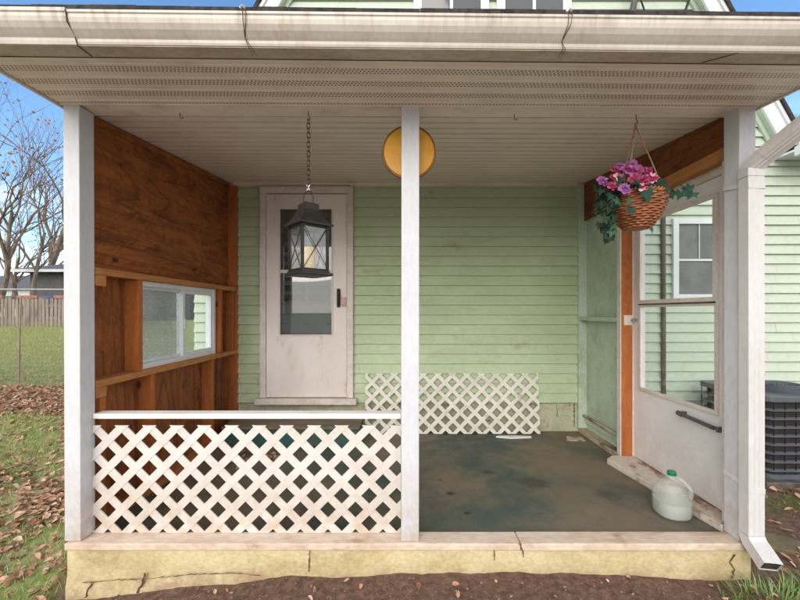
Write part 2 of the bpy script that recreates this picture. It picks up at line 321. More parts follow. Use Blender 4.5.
class MB:
    """collects world-space geometry and links it as one mesh object under a parent"""
    def __init__(s): s.v = []; s.f = []; s.mi = []
    def add(s, vs, fs, mi=0):
        b = len(s.v); s.v += [tuple(p) for p in vs]
        for f in fs: s.f.append(tuple(i + b for i in f)); s.mi.append(mi)
        return s
    def box(s, x0, x1, y0, y1, z0, z1, mi=0):
        vs = [(x0, y0, z0), (x1, y0, z0), (x1, y1, z0), (x0, y1, z0), (x0, y0, z1), (x1, y0, z1), (x1, y1, z1), (x0, y1, z1)]
        return s.add(vs, [(0, 3, 2, 1), (4, 5, 6, 7), (0, 1, 5, 4), (1, 2, 6, 5), (2, 3, 7, 6), (3, 0, 4, 7)], mi)
    def prism(s, pts, d, mi=0):
        """pts: closed 3D polygon; d: extrusion vector"""
        n = len(pts); d = Vector(d); a = [Vector(p) for p in pts]; b = [p + d for p in a]
        fs = [tuple(range(n))[::-1], tuple(range(n, 2 * n))] + [(i, (i + 1) % n, n + (i + 1) % n, n + i) for i in range(n)]
        return s.add(a + b, fs, mi)
    def tube(s, path, r, seg=8, mi=0, caps=True, closed=False, squash=1):
        path = [Vector(p) for p in path]; n = len(path)
        rs = r if isinstance(r, (list, tuple)) else [r] * n
        vs = []; up = None
        for i, p in enumerate(path):
            if closed: d = path[(i + 1) % n] - path[i - 1]
            else: d = path[min(i + 1, n - 1)] - path[max(i - 1, 0)]
            if d.length < 1e-9: d = Vector((0, 0, 1))
            d.normalize()
            if up is None:
                up = Vector((0, 0, 1)) if abs(d.z) < .9 else Vector((1, 0, 0))
            a = up - d * up.dot(d)
            if a.length < 1e-6: a = d.orthogonal()
            a.normalize(); up = a; b = d.cross(a)
            for k in range(seg):
                an = 2 * PI * k / seg
                vs.append(p + a * math.cos(an) * rs[i] * squash + b * math.sin(an) * rs[i])
        fs = []
        for i in range(n if closed else n - 1):
            j = (i + 1) % n
            for k in range(seg):
                l = (k + 1) % seg
                fs.append((i * seg + k, i * seg + l, j * seg + l, j * seg + k))
        if caps and not closed:
            fs.append(tuple(range(seg))[::-1]); fs.append(tuple((n - 1) * seg + k for k in range(seg)))
        return s.add(vs, fs, mi)
    def lathe(s, prof, c, seg=32, mi=0, n=2.0, sx=1, sy=1):
        """prof: (radius, z); n > 2 gives a rounded-square section"""
        vs = []
        for r, z in prof:
            for k in range(seg):
                a = 2 * PI * k / seg; ca, sa = math.cos(a), math.sin(a)
                q = (abs(ca) ** n + abs(sa) ** n) ** (-1 / n)
                vs.append((c[0] + r * q * ca * sx, c[1] + r * q * sa * sy, c[2] + z))
        fs = [(i * seg + k, i * seg + (k + 1) % seg, (i + 1) * seg + (k + 1) % seg, (i + 1) * seg + k)
              for i in range(len(prof) - 1) for k in range(seg)]
        fs.append(tuple(range(seg))[::-1]); fs.append(tuple((len(prof) - 1) * seg + k for k in range(seg)))
        return s.add(vs, fs, mi)
    def build(s, name, mats, parent=None, bevel=0, smooth=False, label=None, xf=None):
        me = bpy.data.meshes.new(name)
        off = Vector((0, 0, 0)); p = parent
        while p is not None: off += p.location; p = p.parent
        vs = [xf(Vector(v)) for v in s.v] if xf else s.v
        me.from_pydata([tuple(Vector(v) - off) for v in vs], [], s.f)
        if not isinstance(mats, (list, tuple)): mats = [mats]
        for m in mats: me.materials.append(m)
        me.polygons.foreach_set('material_index', s.mi)
        bm = bmesh.new(); bm.from_mesh(me)
        bmesh.ops.recalc_face_normals(bm, faces=bm.faces)
        if bevel:
            es = [e for e in bm.edges if len(e.link_faces) == 2 and e.calc_face_angle(0) > .5]
            bmesh.ops.bevel(bm, geom=es, offset=bevel, segments=2, affect='EDGES', profile=.6, clamp_overlap=True)
        if smooth:
            for f in bm.faces: f.smooth = True
            for e in bm.edges:
                if len(e.link_faces) == 2 and e.calc_face_angle(0) > .7: e.smooth = False
        bm.to_mesh(me); bm.free()
        o = bpy.data.objects.new(name, me); C.objects.link(o)
        o.parent = parent
        if label: o['label'] = label
        return o

def tiltz(v):
    """the sagging roof edge drops to the right"""
    k = .0105 if v.y < 1.6 else .0105 - (v.y - 1.6) / .4 * .0075 if v.y < 2 else .003
    return Vector((v.x, v.y, v.z - k * v.x))

# ------------------------------------------------------------------ ground
LZ = [(-30, -.34), (-2.4, -.31), (-1.75, -.268), (-1.45, -.235), (-1.14, -.197), (-.79, -.158), (-.3, -.150), (0, -.145), (.5, -.132), (1, -.145), (1.5, -.158),
      (1.85, -.168), (2.6, -.15), (4, -.13), (40, -.1)]
def gh(x, y, rough=True):
    for (a, za), (b, zb) in zip(LZ, LZ[1:]):
        if x <= b or b == 40:
            z = za + (zb - za) * max(0, min(1, (x - a) / (b - a))); break
    z0 = z
    t_ = max(0, min(1, (-1.2 - x) / .6))
    z += t_ * .065 * max(0, min(y, 17) - 1.9)
    if y > 1.9 and x > 1.7: z += .012 * min(y - 1.9, 4)
    if -1.70 < x < 1.70 and y > 1.92: z = -.35
    if rough:
        z += .016 * mnoise.noise(Vector((x * 3, y * 3, 0))) + .009 * mnoise.noise(Vector((x * 11, y * 11, 3)))
        if y < 2.6: z += .006 * mnoise.noise(Vector((x * 40, y * 40, 8)))
    return z
def axis(lo, hi, step, far):
    a = list(np.arange(lo, hi, step)); d = step; p = lo; q = hi
    L = []; U = [hi]
    while p > -far: d *= 1.18; p -= d; L.append(p)
    d = step
    while q < far: d *= 1.18; q += d; U.append(q)
    return L[::-1] + a + U
xs = axis(-4.5, 4.2, .035, 500); ys = axis(1.1, 4.6, .035, 500)
gv = []; cov = []
for y in ys:
    for x in xs:
        gv.append((x, y, gh(x, y, abs(x) < 30 and -5 < y < 30)))
        n = mnoise.noise(Vector((x * 1.3, y * 1.3, 5)))
        turf = max(0, min(1, (-1.72 - x) / .25)) * (1 if y > 1.0 else .8)
        if y > 6: turf = 1
        if y > 8: turf = 1
        if x > 3.4 and y > 4: turf = 1
        moss = 0
        if x > 1.9:
            moss = max(0, 1 - abs(y - 2.62 + .05 * (x - 2)) / .18) + .35 * max(0, n)
        cov.append((turf, min(1, moss), 0, 1))
nx = len(xs)
gf = [(j * nx + i, j * nx + i + 1, (j + 1) * nx + i + 1, (j + 1) * nx + i) for j in range(len(ys) - 1) for i in range(nx - 1)]
me = bpy.data.meshes.new('ground'); me.from_pydata(gv, [], gf); me.materials.append(M['ground'])
ca = me.color_attributes.new('cover', 'FLOAT_COLOR', 'POINT'); ca.data.foreach_set('color', np.array(cov, dtype=np.float32).ravel())
me.polygons.foreach_set('use_smooth', [True] * len(gf))
g = bpy.data.objects.new('ground', me); C.objects.link(g); tag(g, kind='structure')

pa = MB().box(-9, 9, -5.5, .62, -.6, -.115).build('path', M['bounce'], bevel=.01); tag(pa, kind='structure')  # unseen slab added behind the viewer to bounce light onto the porch ceiling
# ------------------------------------------------------------------ leaves, grass, grit (stuff)
def leaf_verts(p, size, yaw, pitch, roll, curl, w=.55):
    m = Matrix.Translation(p) @ Matrix.Rotation(yaw, 4, 'Z') @ Matrix.Rotation(pitch, 4, 'X') @ Matrix.Rotation(roll, 4, 'Y')
    L = [(-.5, 0, 0), (-.2, w * .42, curl), (.2, w * .45, curl * 1.1), (.52, 0, .25 * curl), (.2, -w * .45, curl), (-.2, -w * .42, curl * .8), (0, 0, -.02)]
    L = [(a + rnd.uniform(-.06, .06), b + rnd.uniform(-.06, .06), c) for a, b, c in L]
    return [m @ (Vector(q) * size) for q in L], [(6, 0, 1), (6, 1, 2), (6, 2, 3), (6, 3, 4), (6, 4, 5), (6, 5, 0)]
def lay_leaf(mb, x, y, z, smin=.03, smax=.075, lift=.012):
    sz = rnd.uniform(smin, smax)
    vs, fs = leaf_verts(Vector((x, y, z + rnd.uniform(.004, lift))), sz, rnd.uniform(0, 6.28), rnd.gauss(0, .35), rnd.gauss(0, .35), rnd.uniform(-.05, .3), rnd.uniform(.45, .8))
    mb.add(vs, fs)
mb = MB(); cnt = 0
def wedge():
    y = 1.35 + 6.0 * rnd.random() ** 1.3
    return rnd.uniform(-1.12 * y - .9, -.9 * y + .9), y
while cnt < 9500:
    x, y = wedge()
    if x > -1.79 and y > 1.8: continue
    if x > -1.7: continue
    n = mnoise.noise(Vector((x * 1.7, y * 1.7, 11)))
    dens = .08 + 1.0 * max(0, n)
    if 4.7 < y < 6.1: dens = .95 + n
    elif 3.2 < y < 4.7: dens = .12 + .6 * max(0, n) + (.5 if x > -.93 * y else 0)
    elif 2.5 < y < 3.2: dens = .55 + n
    elif y > 6.1: dens = .06
    if rnd.random() > dens: continue
    lay_leaf(mb, x, y, gh(x, y), .025, .068, .02 + .02 * dens); cnt += 1
# front dirt and the right hand side by the wall
for _ in range(260):
    x = rnd.uniform(-1.9, 2.0); y = rnd.uniform(1.35, 1.85)
    if rnd.random() < .65 and -.9 < x < 1.4: continue
    lay_leaf(mb, x, y, gh(x, y), .010, .04)
for _ in range(1500):
    x = rnd.uniform(1.85, 4.4); y = rnd.uniform(1.5, 3.6)
    n = mnoise.noise(Vector((x * 2, y * 2, 4)))
    d = .95 if 2.62 < y < 3.05 else (.25 if y > 2.4 else .38 + n * .5)
    if 2.70 < x < 3.55 and y > 2.78: continue
    if rnd.random() < d: lay_leaf(mb, x, y, gh(x, y), .025, .065, .02)
for _ in range(60):        # blown under the step
    x = rnd.gauss(-1.22, .2); y = rnd.gauss(2.95, .16)
    if x > -1.64 and y < 3.25: lay_leaf(mb, x, y, .003, .03, .06, .008)
o = mb.build('fallen_leaves', M['fallen']); tag(o, 'brown fallen leaves scattered over the grass and dirt', 'leaves', kind='stuff')

mb = MB()
def blade(mb, x, y, z, h, w, lean, mi=0):
    a = rnd.uniform(0, 6.28); b = rnd.uniform(0, 6.28)
    dx, dy = math.cos(a) * w, math.sin(a) * w
    lx, ly = math.cos(b) * lean * h, math.sin(b) * lean * h
    mb.add([(x - dx, y - dy, z), (x + dx, y + dy, z), (x + dx * .7 + lx * .4, y + dy * .7 + ly * .4, z + h * .6),
            (x - dx * .7 + lx * .4, y - dy * .7 + ly * .4, z + h * .6), (x + lx, y + ly, z + h * .95)], [(0, 1, 2, 3), (3, 2, 4)], mi)
cnt = 0
while cnt < 52000:
    y = 1.3 + 14.2 * rnd.random() ** 1.7
    x = rnd.uniform(-1.12 * y - .9, -.9 * y + .9)
    if x > -1.79 and (y > 1.8 or x > -1.7): continue
    n = mnoise.noise(Vector((x * 1.1, y * 1.1, 21)))
    d = .45 + n
    if 3.2 < y < 4.8: d = .9
    elif y > 6.1: d = .9
    elif y > 4.8: d = .12
    if rnd.random() > d: continue
    k = 1 + .10 * max(0, y - 3)
    blade(mb, x, y, gh(x, y) - .005, rnd.uniform(.02, .06) * min(k, 1.8), .0016 * k, rnd.uniform(.2, 1.2)); cnt += 1
for _ in range(2200):
    x = rnd.uniform(1.85, 4.4); y = rnd.uniform(1.4, 3.0)
    n = mnoise.noise(Vector((x * 2, y * 2, 24)))
    if rnd.random() < .15 + n: blade(mb, x, y, gh(x, y) - .004, rnd.uniform(.015, .05), .0014, .9)
o = mb.build('lawn_grass', M['grass']); tag(o, 'short patchy lawn grass beside the porch', 'grass', kind='stuff')

mb = MB()
for _ in range(5200):
    x = rnd.uniform(-2.0, 2.6); y = rnd.uniform(1.4, 1.86) if x < 1.8 else rnd.uniform(1.4, 2.6)
    r = .0018 + .007 * rnd.random() ** 5
    z = gh(x, y)
    c = Vector((x, y, z + r * .3)); vs = []
    for d in ((1, 0, 0), (-1, 0, 0), (0, 1, 0), (0, -1, 0), (0, 0, 1), (0, 0, -1)):
        vs.append(c + Vector(d) * r * rnd.uniform(.6, 1.3))
    mb.add(vs, [(0, 2, 4), (2, 1, 4), (1, 3, 4), (3, 0, 4), (2, 0, 5), (1, 2, 5), (3, 1, 5), (0, 3, 5)])
for _ in range(420):       # small sticks
    x = rnd.uniform(-1.9, 2.3); y = rnd.uniform(1.45, 1.84); z = gh(x, y) + .006; a = rnd.uniform(0, PI); l = rnd.uniform(.01, .05)
    mb.tube([(x, y, z), (x + l * math.cos(a) * .5, y + l * math.sin(a) * .5, z + .006), (x + l * math.cos(a), y + l * math.sin(a), z)], .0013, 4)
o = mb.build('soil_crumbs', M['pebble']); tag(o, 'loose clods, grit and twigs on the bare soil', 'soil', kind='stuff')

def tuft(cx, cy, n, rad, hmax, label):
    mb = MB()
    for _ in range(n):
        a = rnd.uniform(0, 6.28); r = rad * math.sqrt(rnd.random()); x = cx + r * math.cos(a) * 1.4; y = cy + r * math.sin(a) * .6
        h = rnd.uniform(.4, 1) * hmax; w = rnd.uniform(.0016, .003)
        b = rnd.gauss(a, .6); le = rnd.uniform(.3, 1.1) * h
        pts = []
        for k in range(5):
            q = k / 4; pts.append(Vector((x + math.cos(b) * le * q * q, y + math.sin(b) * le * q * q, gh(x, y) - .005 + h * (q - .35 * q * q * (le / h)))))
        sd = Vector((-math.sin(b), math.cos(b), 0)); vs = []
        for k, p in enumerate(pts):
            ww = w * (1 - (k / 4) ** 2 * .95); vs += [p - sd * ww, p + sd * ww]
        mb.add(vs, [(2 * k, 2 * k + 1, 2 * k + 3, 2 * k + 2) for k in range(4)])
    o = mb.build('grass_tuft', M['lush']); return tag(o, label, 'grass tuft', 'grass tufts by the downspout')
tuft(1.72, 1.74, 230, .16, .11, 'large bright green grass tuft below the downspout mouth')
tuft(2.02, 1.80, 140, .09, .10, 'small grass tuft at the right edge beyond the downspout')

# ------------------------------------------------------------------ porch base, floor
fl = MB().box(-1.80, 1.86, 1.975, 3.72, -.12, 0).build('floor', M['floor']); tag(fl, kind='structure')
base = empty('concrete_plinth', (0, 1.92, -.3), 'yellowed concrete porch base with cracked face and pale ledge board on top', 'porch base')
mb = MB()
NX = 90; x0, x1 = -1.712, 1.752; rows = [-.6, -.3, -.2, -.15, -.1, -.06, -.03, -.0175]
vs = []
for j, z in enumerate(rows):
    for i in range(NX + 1):
        x = x0 + (x1 - x0) * i / NX
        yy = 1.874 + .003 * mnoise.noise(Vector((x * 5, z * 9, 1)))
        if z < -.16 + .04 * mnoise.noise(Vector((x * 2.2, 0, 9))) and x < -.5: yy -= .010
        vs.append((x, yy, z))
mb.add(vs, [(j * (NX + 1) + i, j * (NX + 1) + i + 1, (j + 1) * (NX + 1) + i + 1, (j + 1) * (NX + 1) + i) for j in range(len(rows) - 1) for i in range(NX)])
mb.add([(x0, 1.874, -.6), (x0, 1.98, -.6), (x0, 1.98, -.0175), (x0, 1.874, -.0175)], [(0, 1, 2, 3)])
mb.add([(x1, 1.874, -.6), (x1, 3.7, -.6), (x1, 3.7, -.0175), (x1, 1.874, -.0175)], [(3, 2, 1, 0)])
mb.add([(x0, 1.874, -.0175), (x1, 1.874, -.0175), (x1, 1.973, -.0175), (x0, 1.973, -.0175)], [(0, 1, 2, 3)])
mb.build('foundation', M['conc'], base, smooth=True)
MB().box(-1.722, .584, 1.868, 1.973, -.016, .02).build('ledge', M['ledge'], base, bevel=.006)
MB().box(.588, 1.716, 1.866, 1.973, -.016, .021).build('ledge', M['ledge'], base, bevel=.006)
def ribbon(mb, pts, w, y, jitter=.004, step=.012):
    """dark crack as a thin jagged strip standing a hair proud of a face at depth y"""
    P = []
    for a, b in zip(pts, pts[1:]):
        n = max(1, int(math.dist(a, b) / step))
        for k in range(n):
            q = k / n; P.append((a[0] + (b[0] - a[0]) * q + rnd.gauss(0, jitter), a[1] + (b[1] - a[1]) * q + rnd.gauss(0, jitter)))
    P.append(pts[-1]); vs = []
    for i, p in enumerate(P):
        q = P[min(i + 1, len(P) - 1)]; o_ = P[max(i - 1, 0)]
        dx, dz = q[0] - o_[0], q[1] - o_[1]; l = math.hypot(dx, dz) or 1
        ww = w * rnd.uniform(.3, 1.2)
        vs += [(p[0] - dz / l * ww, y, p[1] + dx / l * ww), (p[0] + dz / l * ww, y, p[1] - dx / l * ww)]
    mb.add(vs, [(2 * i, 2 * i + 1, 2 * i + 3, 2 * i + 2) for i in range(len(P) - 1)])
def cpx(u, v, s=197.5): return ((u - 405) / s, CH - (v - 312) / s)
mb = MB()
ribbon(mb, [cpx(85, 581), cpx(120, 578), cpx(150, 577), cpx(190, 573), cpx(235, 571), cpx(262, 574)], .0022, 1.8605, .0018)
mb.build('crack', M['crack'], base)
mb = MB(); ribbon(mb, [cpx(147, 572), cpx(144, 581), cpx(139, 591)], .0065, 1.860, .003); mb.build('crack', M['crack'], base)
mb = MB(); ribbon(mb, [cpx(94, 580), cpx(90, 588), cpx(87, 596)], .004, 1.860, .003); mb.build('crack', M['crack'], base)
mb = MB(); ribbon(mb, [cpx(735, 553), cpx(729, 562), cpx(733, 569), cpx(731, 577)], .0062, 1.868, .0035); mb.build('crack', M['crack'], base)
mb = MB(); ribbon(mb, [cpx(518, 541), cpx(521, 549), cpx(523, 556)], .003, 1.8645, .003); mb.build('crack', M['crack'], base)
mb = MB(); ribbon(mb, [cpx(310, 549), cpx(309, 571)], .0035, 1.8685, .001); mb.build('crack', M['crack'], base)
mb = MB(); ribbon(mb, [cpx(494, 549), cpx(494, 560)], .0035, 1.8685, .001); mb.build('crack', M['crack'], base)

# ------------------------------------------------------------------ posts
def post(x0, x1, label, shear=0.0):
    r = empty('porch_post', ((x0 + x1) / 2, 1.93, .021), label, 'post', 'white porch posts')
    xf = lambda v: Vector((v.x - shear * (v.z / 2.2), v.y, v.z))
    MB().box(x0, x1, 1.884, 1.976, .022, 2.244).build('shaft', M['post'], r, bevel=.004, xf=xf)
    return r
pl = post(-1.734, -1.652, 'square white left corner post against the plywood wall', .008)
MB().box(-1.744, -1.736, 1.900, 1.976, -.012, 2.235).build('edge_trim', M['conduit'], pl, xf=lambda v: Vector((v.x - .008 * (v.z / 2.2), v.y, v.z)))
post(-.020, .071, 'square white middle post standing alone at the porch opening', -.002)
post(1.702, 1.787, 'square white right corner post behind the downspout')

# ------------------------------------------------------------------ lattice
def clip(poly, x0, x1, z0, z1):
    def cut(P, f, g_):
        out = []
        for i, a in enumerate(P):
            b = P[(i + 1) % len(P)]
            fa, fb = f(a), f(b)
            if fa >= 0: out.append(a)
            if fa * fb < 0:
                q = fa / (fa - fb); out.append((a[0] + (b[0] - a[0]) * q, a[1] + (b[1] - a[1]) * q))
        return out
    for f in (lambda p: p[0] - x0, lambda p: x1 - p[0], lambda p: p[1] - z0, lambda p: z1 - p[1]):
        poly = cut(poly, f, None)
        if len(poly) < 3: return None
    return poly
def lattice(mb, x0, x1, z0, z1, cx, cz, pitch, w, ybase, th, lean=0.0):
    hw = w * math.sqrt(2) / 2
    for sgn, yo in ((1, 0), (-1, .0022)):
        for k in range(-40, 41):
            xa = cx + k * pitch
            A = lambda z, o_: (xa + sgn * (z - cz) + o_, z)
            poly = [A(z0 - .1, -hw), A(z0 - .1, hw), A(z1 + .1, hw), A(z1 + .1, -hw)]
            poly = clip(poly, x0, x1, z0, z1)
            if not poly: continue
            mb.prism([(p[0], ybase + yo + lean * (p[1] - z0), p[1]) for p in poly], (0, th, 0))
rail = empty('porch_railing', (-.84, 1.95, .02), 'white lattice railing with flat top rail across the left half of the porch', 'railing')
mb = MB().box(-1.651, -.022, 1.955, 2.022, .625, .652)
mb.build('top_rail', M['rail'], rail, bevel=.003)
mb = MB(); lattice(mb, -1.652, -.022, .0215, .590, -.19, .581, .1455, .0420, 1.956, .006)
mb.build('lattice_panel', M['lattice'], rail, bevel=.0012)

lp = empty('lattice_panel', (.47, 3.6, 0), 'loose weathered cream lattice panel leaning on the green siding', 'lattice panel')
mb = MB(); lattice(mb, -.392, 1.318, .004, .584, .035, .566, .1437, .036, 3.598, .006, .095)
mb.build('slats', M['old_lattice'], lp, bevel=.001)

# ------------------------------------------------------------------ roof
roof = empty('porch_roof', (0, 1.9, 2.3), 'shallow porch roof with vented beige soffit, ribbed ceiling and white gutter', 'porch roof')
# roof deck slab and shingles
def roofz(y): return 2.375 + .10 * (y - 1.49)
MB().prism([(-1.86, 1.50, 2.30), (-1.86, 1.50, roofz(1.5)), (-1.86, 3.69, roofz(3.69)), (-1.86, 3.69, 2.53), (-1.86, 2.0, 2.33)], (3.80, 0, 0)).build('roof_deck', M['deck'], roof, xf=tiltz)
mb = MB(); k = 0; x = -1.93
while x < 2.02:      # ragged drip edge of the shingle course
    w_ = rnd.uniform(.12, .3); dz = rnd.uniform(-.002, .002); dy = rnd.uniform(-.0015, .0015)
    y0 = 1.478 + dy
    mb.prism([(x, y0, roofz(1.48) + .012 + dz), (x, y0, roofz(1.48) + .030 + dz), (x, 3.695, roofz(3.69) + .03), (x, 3.695, roofz(3.69) + .012)], (w_, 0, 0)); x += w_ + .001
mb.build('shingles', M['shingle'], roof, xf=tiltz)
MB().box(-1.86, 1.94, 1.503, 1.518, 2.222, 2.385).build('fascia', M['gutter_under'], roof, xf=tiltz)
# gutter, K profile
def gut(x0, x1, k=0.0):
    P = [(1.500, 2.312), (1.500, 2.219 - k), (1.440 - k, 2.219 - k), (1.436 - k, 2.226), (1.434 - k, 2.236), (1.424 - k, 2.243), (1.408 - k, 2.256), (1.396 - k, 2.272),
         (1.391 - k, 2.287), (1.391 - k, 2.300), (1.386 - k, 2.303), (1.386 - k, 2.312 + k), (1.394, 2.313 + k), (1.398, 2.300), (1.403, 2.275), (1.44, 2.246), (1.446, 2.225), (1.494, 2.225), (1.494, 2.312)]
    return [(x0, y, z) for y, z in P], (x1 - x0, 0, 0)
mb = MB(); mb.prism(*gut(-1.275, 1.98)); gu = mb.build('gutter', M['gutter'], roof, xf=tiltz)
mb = MB(); mb.prism(*gut(-1.95, -1.272, .004)); g2 = mb.build('gutter', M['gutter'], roof, xf=tiltz)
MB().box(-1.95, 1.98, 1.441, 1.499, 2.2135, 2.2145 + .001).build('gutter_bottom', M['gutter_under'], roof, xf=tiltz)
def strap(x, n=1):
    for q in range(n):
        path = [(x + q * .012, 1.50, 2.215), (x + q * .010, 1.434, 2.213), (x - .008, 1.425, 2.238), (x + q * .01, 1.388, 2.275), (x + q * .014, 1.383, 2.306), (x, 1.382, 2.322), (x + .006, 1.41, 2.331), (x + .01, 1.48, 2.36)]
        MB().tube(path, .0013, 6).build('gutter_strap', M['chain'], roof, xf=tiltz)
    MB().tube([(x - .008, 1.383, 2.318), (x, 1.380, 2.326), (x + .010, 1.383, 2.32)], .006, 6).build('strap_clip', M['brass'], roof, xf=tiltz)
strap(-.608, 2); strap(.612, 2)
mb = MB().tube([(1.20, 1.50, 2.2125), (1.30, 1.441, 2.2125)], .002, 5); mb.build('gutter_seam', M['chain'], roof, xf=tiltz)
mb = MB().tube([(-1.269, 1.50, 2.2125), (-1.272, 1.437, 2.212), (-1.274, 1.428, 2.24), (-1.271, 1.39, 2.272), (-1.271, 1.385, 2.31)], .0022, 5); mb.build('gutter_seam', M['chain'], roof, xf=tiltz)
# vented soffit in front of the beam
mb = MB(); prof = [(1.519, 2.2195)]; y = 1.55
for k in range(4):
    z = 2.2205 + .055 * (y - 1.516)
    prof += [(y - .004, z), (y, z + .007), (y + .006, z + .007), (y + .010, z + .0006)]; y += .096
prof += [(1.879, 2.2395)]
mb.add([(sx, yy, zz) for yy, zz in prof for sx in (-1.752, 1.80)], [(2 * i, 2 * i + 1, 2 * i + 3, 2 * i + 2) for i in range(len(prof) - 1)])
so = mb.build('soffit', M['soffit'], roof, xf=tiltz)
md = so.modifiers.new('t', 'SOLIDIFY'); md.thickness = .002; md.offset = 1
for sx in (-1.757, 1.795):
    MB().prism([(sx, 1.519, 2.212), (sx, 1.519, 2.30), (sx, 2.0, 2.32), (sx, 2.0, 2.236)], (.010 if sx > 0 else -.012, 0, 0)).build('edge_channel', M['soffit_plain'], roof, xf=tiltz)
MB().box(-1.752, 1.79, 1.881, 1.999, 2.2445, 2.33).build('beam', M['soffit_plain'], roof, bevel=.002, xf=tiltz)
MB().box(-1.752, 1.79, 1.874, 1.8855, 2.234, 2.2435).build('soffit_channel', M['soffit_plain'], roof, bevel=.002, xf=tiltz)
# ribbed ceiling
def cz(y): return 2.278 + .115 * (y - 2.0)
mb = MB(); prof = []; y = 2.002
while y < 3.70:
    prof += [(y, cz(y)), (y + .071, cz(y + .071)), (y + .073, cz(y) + .024), (y + .082, cz(y) + .025)]; y += .085
prof = [p for p in prof if p[0] < 3.69]
mb.add([(sx, yy, zz) for yy, zz in prof for sx in (-1.765, 1.82)], [(2 * i, 2 * i + 1, 2 * i + 3, 2 * i + 2) for i in range(len(prof) - 1)])
ce = mb.build('ceiling', M['ceiling'], roof, xf=tiltz)
md = ce.modifiers.new('t', 'SOLIDIFY'); md.thickness = .002; md.offset = 1
MB().prism([(-1.70, 3.655, cz(3.65) - .014), (-1.70, 3.655, cz(3.65) + .004), (-1.70, 3.685, cz(3.68)), (-1.70, 3.685, cz(3.68) - .03)], (3.4, 0, 0)).build('ceiling_trim', M['soffit_plain'], roof)

# ------------------------------------------------------------------ left plywood wall with sliding window
lw = empty('plywood_wall', (-1.74, 2.85, 0), 'rusty brown plywood and stud wall closing the left side of the porch', 'wall')
XI, XO = -1.662, -1.752
def ztop(y): return cz(y) - .0035
WY0, WY1, WZ0, WZ1 = 2.352, 3.300, .820, 1.392
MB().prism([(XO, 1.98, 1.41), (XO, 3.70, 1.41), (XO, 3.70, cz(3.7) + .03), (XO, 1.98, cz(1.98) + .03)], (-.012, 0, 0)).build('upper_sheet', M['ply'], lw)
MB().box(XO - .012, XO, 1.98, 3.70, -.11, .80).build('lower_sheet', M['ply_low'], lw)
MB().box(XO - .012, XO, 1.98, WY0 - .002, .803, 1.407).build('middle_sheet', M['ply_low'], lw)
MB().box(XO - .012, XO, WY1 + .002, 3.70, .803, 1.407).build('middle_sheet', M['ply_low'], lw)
MB().box(XO - .030, XO - .0125, 1.98, 3.70, -.25, .80).build('outer_cladding', M['siding_out'], lw)
MB().box(XO - .030, XO - .0125, 1.98, WY0 - .002, .801, 2.36).build('outer_cladding', M['siding_out'], lw)
MB().box(XO - .030, XO - .0125, WY1 + .002, 3.70, .801, 2.46).build('outer_cladding', M['siding_out'], lw)
MB().box(XO - .030, XO - .0125, WY0 - .001, WY1 + .001, 1.395, 2.40).build('outer_cladding', M['siding_out'], lw)
def stud(y0, z0, z1, w=.038, x0=XO + .001, x1=XI): MB().box(x0, x1, y0, y0 + w, z0, z1).build('stud', M['studz'], lw, bevel=.0025)
stud(3.658, .002, 2.436)
stud(2.308, .8205, 1.3905); stud(3.325, .8205, 1.3905)
stud(2.425, .0405, .7805); stud(3.18, .0405, .7805); stud(2.02, .0405, .7805); stud(3.61, .8205, 1.3905, .030, XO + .001, XI - .02)
MB().box(XO + .001, XI + .004, 1.985, 3.655, 1.392, 1.430).build('ledger', M['study'], lw, bevel=.003)
MB().box(XO + .001, XI + .010, 1.985, 3.655, .782, .8195).build('ledger', M['study'], lw, bevel=.003)
MB().box(XO + .04, XI + .004, 1.985, 2.055, 1.332, 1.391).build('block', M['study'], lw, bevel=.003)
MB().box(XO + .04, XI + .006, 1.985, 2.055, .724, .7815).build('block', M['study'], lw, bevel=.003)
MB().box(XO + .001, XI, 1.985, 3.655, .001, .0395).build('sole_plate', M['study'], lw, bevel=.003)
MB().prism([(XO + .001, 1.985, cz(1.985) - .045), (XO + .001, 3.655, cz(3.655) - .045), (XO + .001, 3.655, cz(3.655) - .004), (XO + .001, 1.985, cz(1.985) - .004)], (.022, 0, 0)).build('top_plate', M['ply'], lw, bevel=.002)
win = MB()
xw0, xw1 = -1.760, -1.690
fw = .034
win.box(xw0, xw1, WY0, WY1, WZ0, WZ0 + fw).box(xw0, xw1, WY0, WY1, WZ1 - fw, WZ1 - .001)
win.box(xw0, xw1, WY0, WY0 + fw, WZ0 + fw, WZ1 - fw).box(xw0, xw1, WY1 - fw, WY1, WZ0 + fw, WZ1 - fw)
ym = (WY0 + WY1) / 2 + .03
wd = win.build('window', M['white'], lw, bevel=.002)
def sash(y0, y1, x0, x1, z0, z1, b, nm='sash', mat=M['white'], par=wd):
    m = MB().box(x0, x1, y0, y1, z0, z0 + b).box(x0, x1, y0, y1, z1 - b, z1).box(x0, x1, y0, y0 + b, z0 + b, z1 - b).box(x0, x1, y1 - b, y1, z0 + b, z1 - b)
    return m.build(nm, mat, par, bevel=.0015)
sash(WY0 + fw, ym, -1.752, -1.728, WZ0 + fw, WZ1 - fw, .018)
sash(ym - .022, WY1 - fw, -1.726, -1.700, WZ0 + fw, WZ1 - fw, .026)
MB().box(-1.742, -1.738, WY0 + fw + .018, ym - .018, WZ0 + fw + .018, WZ1 - fw - .018).build('pane', M['glass_haze'], wd, label='hazy pane behind crinkled film')
MB().box(-1.715, -1.711, ym + .004, WY1 - fw - .026, WZ0 + fw + .026, WZ1 - fw - .026).build('pane', M['glass'], wd)
MB().box(-1.700, -1.690, ym - .016, ym - .004, 1.06, 1.14).build('latch', M['white'], wd, bevel=.002)

